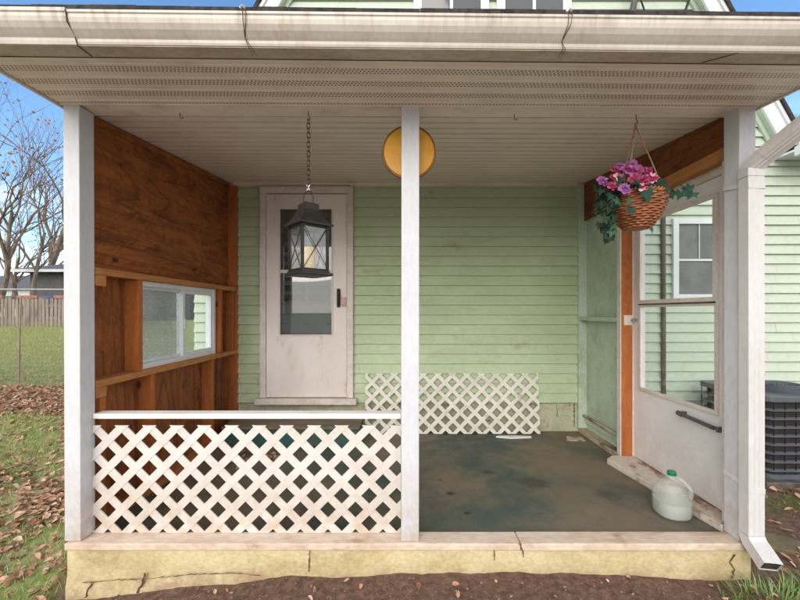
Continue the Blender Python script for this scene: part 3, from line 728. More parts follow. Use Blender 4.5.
# ------------------------------------------------------------------ right wall with aluminium side door
rw = empty('side_wall', (1.77, 2.9, 0), 'right porch wall of pale green panels and orange studs holding a white glazed door', 'wall')
RI, RO = 1.715, 1.800
MB().box(RO, RO + .012, 2.99, 3.70, .0, 2.47).build('panel', M['green_wall'], rw)
MB().box(RI, RO - .001, 3.655, 3.698, .042, cz(3.65) - .012).build('stud', M['green_wall'], rw, bevel=.003, label='green painted corner stud')
MB().box(RI, RO - .001, 2.992, 3.653, 1.108, 1.146).build('rail', M['green_wall'], rw, bevel=.003)
MB().box(RI + .004, RO - .001, 2.992, 3.653, .002, .040).build('sole_plate', M['solep'], rw, bevel=.003)
MB().tube([(1.765, 2.995, .165), (1.765, 3.65, .168)], .014, 10).build('pipe', M['solep'], rw, smooth=True)
MB().box(RI + .062, RO - .001, 2.992, 3.653, .10, .15).build('base_rail', M['green_wall'], rw, bevel=.003)
MB().box(RI + .004, RO + .006, 2.940, 2.978, .046, 2.018).build('stud', M['studz'], rw, bevel=.0025, label='bare orange stud beside the door')
MB().box(RI - .004, RI + .003, 2.938, 2.988, .046, 2.018).build('casing', M['trim'], rw, bevel=.0015)
MB().box(RO + .008, RO + .045, 2.940, 2.985, .046, 2.018).build('casing', M['trim'], rw, bevel=.0015)
MB().box(1.735, 1.80, 1.985, 2.938, 2.022, 2.088).build('header_board', M['study'], rw, bevel=.003)
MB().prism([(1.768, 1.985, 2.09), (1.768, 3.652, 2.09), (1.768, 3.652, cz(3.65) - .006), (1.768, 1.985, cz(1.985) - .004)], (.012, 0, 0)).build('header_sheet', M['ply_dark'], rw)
MB().box(RO + .0125, RO + .03, 1.985, 3.70, 2.09, 2.47).build('outer_cladding', M['siding_out'], rw)
MB().box(1.742, 1.85, 1.985, 2.035, .046, 2.018).build('jamb', M['trim'], rw, bevel=.002)
MB().box(1.803, 1.85, 2.037, 2.938, 1.978, 2.12).build('jamb', M['trim'], rw, bevel=.002)
# skewed sill board
mb = MB().prism([(1.580, 2.895, .001), (1.706, 1.990, .001), (1.845, 1.990, .001), (1.845, 2.95, .001), (1.66, 2.965, .001)], (0, 0, .043))
mb.build('sill', M['sillboard'], rw, bevel=.006)
# the door
DX0, DX1 = 1.818, 1.850
DY0, DY1 = 2.050, 2.936
GY0, GY1 = 2.150, 2.852
d = MB()
d.box(DX0, DX1, DY0, DY1, .050, .600).box(DX0, DX1, DY0, DY1, 1.880, 1.975)
d.box(DX0, DX1, DY0, GY0, .600, 1.880).box(DX0, DX1, GY1, DY1, .600, 1.880)
door = d.build('side_door', M['side_door'], rw, label='white aluminium storm door with two large panes')
def ring(x0, x1, y0, y1, z0, z1, b, nm, mat, par, bev=.0015):
    return sash(y0, y1, x0, x1, z0, z1, b, nm, mat, par)
ring(1.806, 1.817, GY0 - .012, GY1 + .012, .590, 1.250, .024, 'pane_frame', M['trim'], door)
ring(1.800, 1.817, GY0 - .010, GY1 + .010, 1.252, 1.885, .028, 'pane_frame', M['trim'], door)
MB().box(1.798, 1.805, GY0, GY1, 1.243, 1.252).build('bar', M['conduit'], door)
MB().box(1.828, 1.832, GY0, GY1, .601, 1.250).build('pane', M['glass'], door)
MB().box(1.834, 1.838, GY0, GY1, 1.252, 1.879).build('pane', M['glass'], door)
mb = MB().tube([(1.782, 2.405, .532), (1.782, 2.135, .520)], .0125, 12).tube([(1.782, 2.135, .520), (1.780, 2.05, .517)], .005, 8).tube([(1.782, 2.418, .533), (1.782, 2.405, .532)], .015, 12)
mb.box(1.776, 1.817, 2.10, 2.115, .505, .535).box(1.776, 1.817, 2.385, 2.40, .515, .548)
mb.build('closer', M['closer'], door, smooth=True)
MB().box(1.738, 1.806, 2.9355, 2.9385, 1.085, 1.165).build('strike_plate', M['trim'], door, bevel=.001)
mb = MB().tube([(1.795, 2.93, 1.128), (1.795, 2.905, 1.128)], .006, 8).tube([(1.795, 2.905, 1.128), (1.795, 2.885, 1.128)], .014, 12)
mb.build('knob', M['brass'], door, smooth=True)
for z in (.30, 1.0, 1.7):
    MB().tube([(1.808, 2.056, z), (1.808, 2.056, z + .08)], .008, 8).build('hinge', M['trim'], door)

# ------------------------------------------------------------------ house
house = empty('house', (.9, 3.8, -.1), 'pale green lap sided house with steep white gable behind the porch', 'house')
YW = 3.70
AX, AZ, SL = .846, 8.21, 1.80       # gable apex and slope
def gx(z): return (AZ - z) / SL
EZ = 2.74
def siding(mb, xl, xr, z0, z1, step=.0972):
    z = z0
    while z < z1 - 1e-4:
        zt = min(z + step, z1)
        a, b = xl(z), xr(z); a2, b2 = xl(zt), xr(zt)
        if b - a < .05: break
        cuts = [0.0]; 
        while cuts[-1] < 1: cuts.append(min(1.0, cuts[-1] + rnd.uniform(1.1, 3.6) / (b - a) * (.45 if len(cuts) == 1 else 1)))
        sub = []
        for c0, c1 in zip(cuts, cuts[1:]):
            jy = rnd.uniform(0, .0022); n_ = max(1, int((c1 - c0) * (b - a) / .3))
            for j in range(n_): sub.append((c0 + (c1 - c0) * j / n_, c0 + (c1 - c0) * (j + 1) / n_, jy))
        for p, q, jy in sub:
            w0 = .0022 * mnoise.noise(Vector((p * (b - a) * 1.7, z * 7, 2))); w1 = .0022 * mnoise.noise(Vector((q * (b - a) * 1.7, z * 7, 2)))
            mb.add([(a + (b - a) * p, YW - .0235 - jy + w0, z - .001 + w0), (a + (b - a) * q - .0012, YW - .0235 - jy + w1, z - .001 + w1), (a2 + (b2 - a2) * q - .0012, YW - .0015 - jy, zt), (a2 + (b2 - a2) * p, YW - .0015 - jy, zt)], [(0, 1, 2, 3)])
            mb.add([(a + (b - a) * p, YW - .001, z + .001), (a + (b - a) * q, YW - .001, z + .001), (a + (b - a) * q, YW - .0235 - jy + w1, z - .001 + w1), (a + (b - a) * p, YW - .0235 - jy + w0, z - .001 + w0)], [(0, 1, 2, 3)])
            continue
            mb.add([(a + (b - a) * p, YW - .017, z), (a + (b - a) * q, YW - .017, z), (a2 + (b2 - a2) * q, YW - .001, zt), (a2 + (b2 - a2) * p, YW - .001, zt)], [(0, 1, 2, 3)])
            mb.add([(a + (b - a) * p, YW - .001, z), (a + (b - a) * q, YW - .001, z), (a + (b - a) * q, YW - .017, z), (a + (b - a) * p, YW - .017, z)], [(0, 1, 2, 3)])
        z = zt
mb = MB(); siding(mb, lambda z: -1.76, lambda z: 1.8135, .29, 2.53); mb.build('siding', M['siding_in'], house, label='yellower green siding inside the porch')
mb = MB(); siding(mb, lambda z: 1.815, lambda z: 5.6, .02, 2.74); siding(mb, lambda z: -2.1, lambda z: -1.762, .02, 2.74)
siding(mb, lambda z: AX - gx(z) + .10, lambda z: AX + gx(z) - .10, 2.742, 8.0)
siding(mb, lambda z: -1.76, lambda z: 1.8135, 2.54, 2.741)
mb.build('siding', M['siding_out'], house)
mb = MB().box(-2.1, 5.6, YW, YW + .15, -.5, 2.74)
mb.prism([(AX - gx(2.74) + .10, YW, 2.741), (AX + gx(2.74) - .10, YW, 2.741), (AX, YW, 8.0)], (0, .15, 0))
mb.build('wall', M['siding_out'], house)
MB().box(-1.76, 1.8135, YW - .006, YW - .0005, -.1, .288).build('foundation', M['wallconc'], house)
MB().box(1.815, 5.6, YW - .03, YW - .001, -.4, .02).build('foundation', M['pad'], house)
mb = MB()
ribbon(mb, [(1.52, .27), (1.515, .18), (1.525, .15)], .004, YW - .0075, .003); ribbon(mb, [(1.33, .275), (1.67, .283)], .0022, YW - .0075, .001)
ribbon(mb, [(1.688, .28), (1.69, .05)], .006, YW - .0075, .002)
mb.build('stain', M['crack'], house)
# rakes
for s in (-1, 1):
    def P(off, z): return (AX + s * (gx(z) + off), z)
    zt, zb = 7.9, 2.80
    for nm, y0, y1, o0, o1, m in (('rake_board', 3.590, 3.612, -.17, -.035, 'white'), ('rake_edge', 3.570, 3.612, -.0345, .0, 'white'), ('rake_shingle', 3.55, 3.729, .001, .035, 'shingle'),
                                  ('rake_soffit', 3.613, 3.683, -.17, -.15, 'green_wall'), ('rake_trim', 3.66, 3.682, -.215, -.172, 'green_wall'), ('rake_backing', 3.70, 3.725, -.0995, 0, 'green_wall')):
        a, b, c_, d_ = P(o0, zb), P(o1, zb), P(o1, zt), P(o0, zt)
        MB().prism([(q[0], y0, q[1]) for q in (a, b, c_, d_)], (0, y1 - y0, 0)).build(nm, M[m], house)
# main roof slopes going back from the gable
for s in (-1, 1):
    a = (AX + s * (gx(2.74) + .03)); 
    MB().prism([(a, 3.73, 2.74), (a + s * .06, 3.73, 2.74), (AX + s * .06, 3.73, AZ + .02), (AX, 3.73, AZ - .04)], (0, 6, 0)).build('roof', M['shingle'], house)
# low eave of the right wing
MB().box(3.66, 5.9, 3.44, 3.68, 2.70, 2.72).build('eave_soffit', M['white'], house)
mb = MB(); pr = [(3.44, 2.72), (3.44, 2.64), (3.40, 2.64), (3.37, 2.68), (3.345, 2.70), (3.34, 2.745), (3.36, 2.745)]
mb.prism([(3.62, y, z) for y, z in pr], (2.3, 0, 0)); mb.build('eave_gutter', M['white'], house)
MB().prism([(3.66, 3.44, 2.722), (3.66, 3.44, 2.75), (3.66, 6.5, 3.30), (3.66, 6.5, 3.27)], (2.3, 0, 0)).build('wing_roof', M['shingle'], house)
# gable windows
def gwin(x0, x1, z0, z1, muntins, pane='pane', label=None, t=.08, horiz=None):
    m = MB().box(x0 - t, x0, YW - .050, YW - .014, z0 - t, z1 + t).box(x1, x1 + t, YW - .050, YW - .014, z0 - t, z1 + t)
    m.box(x0, x1, YW - .050, YW - .014, z0 - t, z0).box(x0, x1, YW - .050, YW - .014, z1, z1 + t)
    w = m.build('window', M['white'], house, bevel=.003, label=label)
    MB().box(x0, x1, YW - .0270, YW - .0245, z0, z1).build('pane', M[pane], w)
    mm = MB()
    for (a, b, c_, d_) in muntins: mm.box(a, b, YW - .040, YW - .0275, c_, d_)
    if muntins: mm.build('muntin', M['white'], w)
gwin(.165, .75, 3.95, 5.25, [(.445, .475, 3.95, 5.25)], label='left upstairs window of the gable')
gwin(.99, 1.565, 3.95, 5.25, [(1.265, 1.295, 3.95, 5.25)], label='right upstairs window of the gable')
gwin(2.705, 3.33, 1.365, 2.06, [(2.705, 3.33, 1.695, 1.715), (2.91, 2.916, 1.71, 2.06), (3.11, 3.116, 1.71, 2.06)], 'screen', 'grey screened window seen through the side door', .055)
# house cables and conduit
MB().tube([(2.56, 3.665, -.15), (2.56, 3.665, 1.22), (2.555, 3.665, 3.0)], .021, 10).build('conduit', M['conduit'], house, smooth=True)
MB().tube([(2.20, 3.60, 4.05), (2.26, 3.58, 4.4), (2.36, 3.6, 4.9)], .03, 8).build('service_mast', M['conduit'], house, smooth=True)
MB().tube([(2.70, 3.60, 4.05), (2.74, 3.55, 4.22), (2.88, 3.5, 4.34), (3.3, 3.3, 4.5)], .012, 8).build('service_cable', M['black'], house, smooth=True)
MB().tube([(2.24, 3.62, 4.9), (2.30, 3.62, 4.6), (2.27, 3.62, 4.35), (2.34, 3.62, 4.15), (2.37, 3.62, 4.02)], .008, 6).build('service_cable', M['black'], house, smooth=True)
# front door of the house: storm door over an inner door
fd = MB()
fd.box(-1.43, -1.372, 3.640, 3.686, .345, 2.36).box(-.572, -.512, 3.640, 3.686, .345, 2.36).box(-1.43, -.512, 3.640, 3.686, 2.361, 2.425)
fr = fd.build('door_frame', M['trim'], house, bevel=.003)
MB().box(-1.465, -.475, 3.59, 3.686, .288, .342).build('threshold', M['trim'], house, bevel=.004)
MB().box(-.55, -.50, 3.60, 3.686, 2.428, 2.448).box(-.53, -.515, 3.605, 3.62, 2.40, 2.428).build('frame_bracket', M['trim'], house)
dd = MB()
a0, a1, b0, b1, z0, z1, gz0, gz1 = -1.368, -.576, -1.235, -.718, .350, 2.352, .96, 2.205
dd.box(a0, b0, 3.652, 3.672, z0, z1).box(b1, a1, 3.652, 3.672, z0, z1).box(b0, b1, 3.652, 3.672, z0, gz0).box(b0, b1, 3.652, 3.672, gz1, z1)
sd = dd.build('front_door', M['door'], house, label='grubby white storm door with a tall glazed opening')
m = MB()
m.box(b0 - .004, b1 + .004, 3.645, 3.6515, gz0 - .012, gz0 + .008).box(b0 - .004, b1 + .004, 3.643, 3.6515, 1.575, 1.605).box(b0 - .01, b0 + .006, 3.645, 3.6515, gz0 + .009, gz1).box(b1 - .006, b1 + .01, 3.645, 3.6515, gz0 + .009, gz1)
m.build('glazing_bead', M['trim'], sd)
MB().box(b0, b1, 3.660, 3.663, gz0, 1.574).build('pane', M['glass_door'], sd)
MB().box(b0, b1, 3.660, 3.663, 1.606, gz1).build('pane', M['glass_dark'], sd, label='dark upper pane')
# inner door seen through the glass
i = MB().box(b0 - .02, b1 + .02, 3.678, 3.684, .95, 1.275)
i.box(b0 - .02, b0 + .03, 3.678, 3.684, 1.275, 2.21).box(b1 - .03, b1 + .02, 3.678, 3.684, 1.275, 2.21)
i.box(b0 + .03, b1 - .03, 3.678, 3.684, 1.535, 1.56).box(-.985, -.965, 3.678, 3.684, 1.275, 1.535)
for p0, p1 in ((-1.17, -1.0), (-.95, -.78)): i.box(p0, p1, 3.674, 3.6775, .98, 1.10)
i.build('inner_door', M['white'], sd)
MB().box(b0 - .02, b1 + .02, 3.6845, 3.6865, 1.27, 2.21).build('inner_pane', M['pane'], sd)
mb = MB().tube([(-.655, 3.652, 1.40), (-.655, 3.615, 1.40), (-.652, 3.600, 1.36), (-.655, 3.612, 1.27), (-.655, 3.652, 1.26)], .011, 8).box(-.672, -.638, 3.646, 3.6515, 1.235, 1.42)
mb.build('handle', M['black'], sd, smooth=True)
MB().box(-.625, -.572, 3.634, 3.6395, 1.245, 1.335).build('lock_plate', worn('peach metal', (.6, .40, .34), (.5, .32, .27), 20, .5), sd, bevel=.001)

# ------------------------------------------------------------------ step
st = empty('door_step', (-1.0, 3.45, 0), 'low teal painted wooden step with dusty top below the front door', 'step')
MB().box(-1.62, -.42, 3.285, 3.685, .001, .150).build('riser', M['teal'], st, bevel=.003)
MB().box(-1.625, -.405, 3.265, 3.688, .151, .172).build('tread', M['steptop'], st, bevel=.004)
mb = MB()
for _ in range(7):
    a = Vector((-1.01 + rnd.uniform(-.04, .04), 3.62, .185 + rnd.uniform(0, .04)))
    vs, fs = leaf_verts(a, rnd.uniform(.035, .06), rnd.uniform(0, 6.28), rnd.uniform(-.6, .9), rnd.uniform(-.6, .6), .2, .7); mb.add(vs, fs)
mb.tube([(-1.01, 3.62, .172), (-1.01, 3.62, .215)], .002, 5)
o = mb.build('ivy_sprig', M['ivy']); tag(o, 'small green sprig lying on the step below the front door', 'sprig')
o = MB().prism([(.86, 3.50, .001), (1.0, 3.465, .001), (1.19, 3.485, .001), (1.20, 3.515, .001), (1.05, 3.53, .001), (.88, 3.525, .001)], (0, 0, .012)).build('trim_scrap', M['white'], bevel=.002)
tag(o, 'broken white trim scrap on the floor below the leaning lattice', 'trim scrap')
o = MB().prism([(1.50, 3.42, .001), (1.66, 3.40, .001), (1.68, 3.50, .001), (1.54, 3.53, .001)], (0, 0, .004)).build('floor_scrap', M['sillboard'])
tag(o, 'flaky pale scrap on the floor in the back right corner', 'scrap')

# ------------------------------------------------------------------ amber disc
dc = empty('amber_disc', (.022, 1.98, 2.04), 'round amber yellow disc mounted behind the top of the middle post', 'disc')
def disc(prof, name, mat, par):
    m = MB(); seg = 48; vs = []
    for r_, y in prof:
        for k in range(seg): a = 2 * PI * k / seg; vs.append((.022 + r_ * math.cos(a), y, CH + 161.0 / 187.5 + r_ * math.sin(a)))
    fs = [(i * seg + k, i * seg + (k + 1) % seg, (i + 1) * seg + (k + 1) % seg, (i + 1) * seg + k) for i in range(len(prof) - 1) for k in range(seg)]
    fs.append(tuple(range(seg))); m.add(vs, fs); return m.build(name, mat, par, smooth=True)
disc([(.050, 1.9785), (.115, 1.979), (.134, 1.982), (.139, 1.990), (.139, 2.000), (.02, 2.001)], 'face', M['amber'], dc)
disc([(.1365, 1.9865), (.1395, 1.983), (.1445, 1.983), (.146, 1.990), (.146, 2.002), (.142, 2.003), (.1405, 2.001)], 'rim', M['amber_rim'], dc)
for a in (.75, 2.45, 3.9, 5.5):
    x, z = .022 + .142 * math.cos(a), CH + 161 / 187.5 + .142 * math.sin(a); MB().tube([(x, 1.979, z), (x, 1.986, z)], .004, 8).build('screw', M['amber_rim'], dc)

# ------------------------------------------------------------------ lantern
LX, LY = -.508, 1.947
la = empty('hanging_lantern', (LX, LY, 1.38), 'black metal candle lantern hanging by a chain left of the middle post', 'lantern')
th = R(43)
def lc(x, y, z):
    return (LX + x * math.cos(th) - y * math.sin(th), LY + x * math.sin(th) + y * math.cos(th), z)
def sq(mb, prof, mi=0):
    vs = []; 
    for h, z in prof: vs += [lc(-h, -h, z), lc(h, -h, z), lc(h, h, z), lc(-h, h, z)]
    fs = [(i * 4 + k, i * 4 + (k + 1) % 4, (i + 1) * 4 + (k + 1) % 4, (i + 1) * 4 + k) for i in range(len(prof) - 1) for k in range(4)]
    fs += [(3, 2, 1, 0), tuple((len(prof) - 1) * 4 + k for k in range(4))]
    mb.add(vs, fs, mi)
mb = MB(); sq(mb, [(.089, 1.378), (.093, 1.382), (.093, 1.392), (.080, 1.396), (.080, 1.404)])
mb.build('base', M['black'], la)
mb = MB(); sq(mb, [(.088, 1.636), (.095, 1.638), (.095, 1.645), (.078, 1.660), (.062, 1.684), (.050, 1.708), (.045, 1.722), (.040, 1.7225), (.040, 1.752), (.036, 1.757)])
mb.build('cap', M['black'], la)
h = .071
for sx in (-1, 1):
    for sy in (-1, 1):
        mb = MB(); p = [lc(sx * h - .006, sy * h - .006, 1.404), lc(sx * h + .006, sy * h - .006, 1.404), lc(sx * h + .006, sy * h + .006, 1.404), lc(sx * h - .006, sy * h + .006, 1.404)]
        mb.prism(p, (0, 0, .232)); mb.build('corner_bar', M['black'], la)
for k, (A, B) in enumerate((((-h, -h), (h, -h)), ((h, -h), (h, h)), ((h, h), (-h, h)), ((-h, h), (-h, -h)))):
    nx_, ny_ = (B[1] - A[1]) / (2 * h) * .004, -(B[0] - A[0]) / (2 * h) * .004
    m = MB()
    m.tube([lc(A[0] + nx_, A[1] + ny_, 1.408), lc(B[0] + nx_, B[1] + ny_, 1.632)], .0022, 6)
    m.tube([lc(B[0] + nx_ * 1.9, B[1] + ny_ * 1.9, 1.408), lc(A[0] + nx_ * 1.9, A[1] + ny_ * 1.9, 1.632)], .0022, 6)
    m.tube([lc(A[0], A[1], 1.410), lc(B[0], B[1], 1.410)], .0045, 6).tube([lc(A[0], A[1], 1.630), lc(B[0], B[1], 1.630)], .0045, 6)
    m.build('cross_bars', M['black'], la)
    q = .985; m = MB().prism([lc(A[0] * q - nx_ * .1, A[1] * q - ny_ * .1, 1.413), lc(B[0] * q, B[1] * q, 1.413), lc(B[0] * q, B[1] * q, 1.628), lc(A[0] * q, A[1] * q, 1.628)], Vector(lc(-nx_ * .3, -ny_ * .3, 0)) - Vector(lc(0, 0, 0)))
    m.build('glass_pane', M['glass_lantern'], la)
m = MB(); arc = [(LX - .025 * math.cos(a), LY, 1.792 + .034 * math.sin(a)) for a in [PI * i / 12 for i in range(13)]]
m.tube([(LX - .026, LY, 1.752)] + arc + [(LX + .026, LY, 1.752)], .0028, 8); m.build('bail', M['black'], la, smooth=True)
def chain(mb, x, y, z0, z1, L=.030, w=.0075, r=.0019):
    z = z0; k = 0
    while z < z1 - .01:
        c = z + L / 2; pts = []
        for i in range(14):
            a = 2 * PI * i / 14; px = w * math.cos(a); pz = (L / 2 - w) * (1 if math.sin(a) > 0 else -1) + w * math.sin(a)
            pts.append((x + (px if k % 2 else px * .35), y + (px * .35 if k % 2 else px), c + pz))
        mb.tube(pts, r, 5, closed=True); z += L - .0055; k += 1
m = MB(); chain(m, LX, LY, 1.836, 2.205); m.build('chain', M['chain'], la, smooth=True)
m = MB().tube([(LX, LY, 2.246), (LX, LY, 2.222), (LX + .007, LY, 2.215), (LX + .009, LY, 2.206), (LX, LY, 2.200), (LX - .006, LY, 2.206)], .0018, 6); m.build('hook', M['chain'], la)
m = MB().tube([(LX - .007, LY - .003, 1.828), (LX, LY - .003, 1.845), (LX + .008, LY - .003, 1.858)], .003, 6).tube([(LX + .007, LY - .004, 1.83), (LX - .008, LY - .004, 1.858)], .003, 6); m.build('wire_tie', M['white'], la)
cd = MB().lathe([(.034, 0), (.036, .004), (.036, .118), (.032, .124), (.030, .119), (.012, .117)], (LX, LY, 1.405), 32)
ob = cd.build('candle', M['candle'], smooth=True); tag(ob, 'thick ivory pillar candle inside the black lantern', 'candle')
tag(MB().tube([(LX, LY, 1.52), (LX + .001, LY, 1.538)], .0012, 5).build('wick', M['black'], ob))

# ------------------------------------------------------------------ small ceiling hooks
for (u, nm) in ((181, 'small bare hook in the beam near the plywood wall'), (514, 'small bare hook in the beam right of the middle post')):
    x = (u - 405) / 187.0; z = 2.2445 - .0105 * x * .4
    o = MB().tube([(x, 1.97, z + .005), (x, 1.97, z - .018), (x + .005, 1.97, z - .030), (x + .012, 1.97, z - .030), (x + .015, 1.97, z - .022)], .0018, 6).build('ceiling_hook', M['chain'], smooth=True)
    tag(o, nm, 'hook', 'bare hooks in the porch beam')

# ------------------------------------------------------------------ flower basket
BX, BY, BZ = 1.232, 1.968, 1.632
fb = empty('hanging_basket', (BX, BY, BZ), 'wicker basket of pink and purple fabric flowers and ivy hanging before the side door', 'flower basket')
def br(q): return .050 + (.134 - .050) * (math.sin(min(1, q) * PI / 2) ** .72)     # radius against height 0..1
HB = .170
m = MB(); NR = 15; ST = 26
for k in range(NR):
    q = (k + .5) / NR; rr = br(q); z = BZ + HB * q + (.0)
    pts = []
    for i in range(104):
        a = 2 * PI * i / 104; pts.append((BX + (rr + .0042 * math.sin(ST / 2 * a + (PI if k % 2 else 0))) * math.cos(a), BY + (rr + .0042 * math.sin(ST / 2 * a + (PI if k % 2 else 0))) * math.sin(a), z))
    m.tube(pts, .0062, 6, closed=True)
m.build('wicker_bowl', M['wicker'], fb, smooth=True)
m = MB()
for i in range(ST):
    a = 2 * PI * (i + .5) / ST
    m.tube([(BX + (br(q) - .001) * math.cos(a), BY + (br(q) - .001) * math.sin(a), BZ + HB * q) for q in [j / 8 for j in range(9)]], .0034, 5)
m.lathe([(.002, .0), (.050, -.002), (.054, .006), (.05, .012)], (BX, BY, BZ), 30)
m.build('stakes', M['wicker'], fb)
m = MB()
for ph in (0, PI):
    m.tube([(BX + (.134 + .005 * math.cos(22 * a + ph)) * math.cos(a), BY + (.134 + .005 * math.cos(22 * a + ph)) * math.sin(a), BZ + HB + .004 + .006 * math.sin(22 * a + ph)) for a in [2 * PI * i / 132 for i in range(132)]], .006, 6, closed=True)
m.build('rim', M['wicker'], fb, smooth=True)
MB().lathe([(.05, .03), (.10, .09), (.126, .160), (.10, .175), (.01, .18)], (BX, BY, BZ), 24).build('filling', M['ivy'], fb)
top = (BX - .006, BY, 2.178)
m = MB()
for ang in (-.35, 2.0, 3.75):
    e = (BX + .128 * math.cos(ang), BY + .128 * math.sin(ang), BZ + HB)
    m.tube([e, ((e[0] + top[0]) / 2 + .004, (e[1] + top[1]) / 2, (e[2] + top[2]) / 2), top], .0034, 6)
m.tube([(top[0], top[1], 2.172), (top[0] + .004, top[1], 2.19)], .008, 8)
m.build('hanger_cord', M['twine'], fb, smooth=True)
m = MB().tube([(BX - .003, BY, 2.25), (BX - .003, BY, 2.215), (BX + .004, BY, 2.205), (BX + .001, BY, 2.19), (BX - .006, BY, 2.187), (BX - .010, BY, 2.194)], .0022, 6); m.build('hook', M['chain'], fb)
IV = [(0, -.05), (.16, -.20), (.42, -.30), (.36, -.02), (.52, .22), (.26, .22), (.14, .40), (0, .72), (-.14, .40), (-.26, .22), (-.52, .22), (-.36, -.02), (-.42, -.30), (-.16, -.20)]
def ivy_leaf(mb, p, size, d, nrm, mi=0):
    d = Vector(d).normalized(); nrm = Vector(nrm); nrm = (nrm - d * nrm.dot(d))
    nrm = nrm.normalized() if nrm.length > 1e-4 else d.orthogonal().normalized(); s_ = d.cross(nrm)
    vs = [Vector(p) + nrm * .03 * size]
    for a, b in IV: vs.append(Vector(p) + s_ * a * size + d * b * size + nrm * (-.25 * a * a - .18 * max(0, b) ** 2 + rnd.uniform(-.03, .03)) * size)
    n = len(IV); mb.add(vs, [(0, 1 + k, 1 + (k + 1) % n) for k in range(n)], mi)
M['ivy_varieg'] = random_leaf('variegated ivy leaves', [(.012, .055, .035), (.008, .045, .028), (.03, .09, .04), (.012, .06, .042)], .85)  # lighter leaf tones mixed in among the dark ivy
m = MB()
cam = Vector((0, 0, CH))
def out_leaf(c, size, varieg=False, droop=.4):
    c = Vector(c); d = (c - Vector((BX, BY, BZ + .2))); d.z -= droop * .2; d += Vector((rnd.gauss(0, .05), rnd.gauss(0, .05), rnd.gauss(0, .05)))
    d.y *= .5
    n = Vector((rnd.gauss(0, .45), -1, rnd.gauss(.2, .4))); ivy_leaf(m, c, size, d, n, 1 if varieg else 0)
for _ in range(150):          # mound over the rim
    a = rnd.uniform(0, 2 * PI); rr = rnd.uniform(.05, .155)
    out_leaf((BX + rr * math.cos(a), BY + rr * math.sin(a) * .9, BZ + HB + rnd.uniform(0, .10) * (1.2 - rr / .17)), rnd.uniform(.038, .062), rnd.random() < .12)
def upx(u, v, dy=0): s = F / (BY + dy); return Vector(((u - 405) / s, BY + dy, CH + (312 - v) / s))
trail = [(606, 183, -.06), (602, 191, -.08), (611, 195, -.1), (603, 202, -.07), (599, 208, -.05), (609, 208, -.1), (605, 215, -.06), (610, 222, -.06), (604, 224, -.02), (612, 231, -.05), (606, 233, -.04), (609, 238, -.05), (600, 198, -.02),
         (614, 188, -.1), (598, 187, -.03), (613, 214, -.08), (609, 229, -.02), (616, 203, -.10), (622, 184, -.13), (654, 190, -.12), (661, 186, -.10), (666, 197, -.08), (671, 194, -.05), (663, 201, -.03), (655, 183, -.12), (640, 184, -.15)]
for u, v, dy in trail:
    for _ in range(4):
        p = upx(u + rnd.gauss(0, 1.5), v + rnd.gauss(0, 1.5), dy + rnd.gauss(0, .015)); out_leaf(p, rnd.uniform(.036, .055), rnd.random() < .18, 1.5)
for u, v, dy, sz in ((617, 200, -.145, .06), (647, 192, -.15, .085), (630, 201, -.15, .045), (631, 209, -.14, .05), (687, 190, -.04, .07), (693, 193, -.02, .065), (681, 193, -.06, .06), (690, 186, -.03, .05), (652, 228, -.05, .045)):
    p = upx(u, v, dy); n = Vector((rnd.gauss(0, .3), -1, rnd.gauss(.1, .3))); ivy_leaf(m, p, sz, (rnd.gauss(.1, .5), 0, -1), n, 1)
for p0, p1 in (((BX + .1, BY - .06, BZ + .18), upx(690, 191, -.03)), ((BX - .1, BY - .06, BZ + .18), upx(606, 234, -.04)), ((BX - .12, BY, BZ + .2), upx(602, 205, -.04))):
    p0 = Vector(p0); p1 = Vector(p1); m.tube([p0, (p0 + p1) / 2 + Vector((0, -.02, .03)), p1], .0022, 5)
m.build('foliage', [M['ivy'], M['ivy_varieg']], fb)
def flower(p, size, mats, facing, tone=None):
    m = MB(); f = Vector(facing).normalized(); a = f.orthogonal().normalized(); b = f.cross(a); p = Vector(p)
    for layer, (n, sc, tilt) in enumerate(((6, 1.0, .25), (5, .72, .5), (4, .42, .9))):
        o0 = rnd.uniform(0, 1)
        for k in range(n):
            an = 2 * PI * (k + o0) / n + rnd.uniform(-.15, .15); r_ = a * math.cos(an) + b * math.sin(an); s_ = f.cross(r_)
            L = size * sc * rnd.uniform(.85, 1.15); W = L * .88
            vs = []
            for (q, w_) in ((0, .18), (.35, .75), (.7, 1.0), (.95, .8), (1.06, .3)):
                hgt = f * (L * (q * tilt - .45 * q * q * (1 if layer < 2 else .2)) + .004 * layer)
                for sd in (-1, 0, 1): vs.append(p + r_ * L * q + s_ * sd * w_ * W * .5 + hgt + f * (.10 * L * (abs(sd) * q) + rnd.uniform(-.03, .03) * L))
            m.add(vs, [(r2 * 3 + c2, r2 * 3 + c2 + 1, (r2 + 1) * 3 + c2 + 1, (r2 + 1) * 3 + c2) for r2 in range(4) for c2 in range(2)], 0 if (layer != 1 or len(mats) < 3) else 2)
    m.lathe([(.001, -.001), (size * .12, .002), (size * .08, size * .12)], (p.x, p.y, p.z), 8, 1)
    return m.build('flower', mats, fb, smooth=True)
FL = [(618, 178, -.10, .040, 'p'), (615, 170, -.09, .026, 'p'), (628, 170, -.10, .034, 'v'), (637, 170, -.09, .034, 'v'), (625, 188, -.14, .030, 'v'), (603, 181, -.08, .030, 'v'), (643, 180, -.13, .032, 'p'), (652, 178, -.12, .034, 'q'),
      (634, 178, -.13, .030, 'p'), (648, 171, -.08, .026, 'p'), (621, 167, -.04, .028, 'v'), (632, 164, -.03, .028, 'v'), (656, 183, -.10, .028, 'p'), (612, 186, -.12, .026, 'p'), (641, 187, -.15, .024, 'q')]
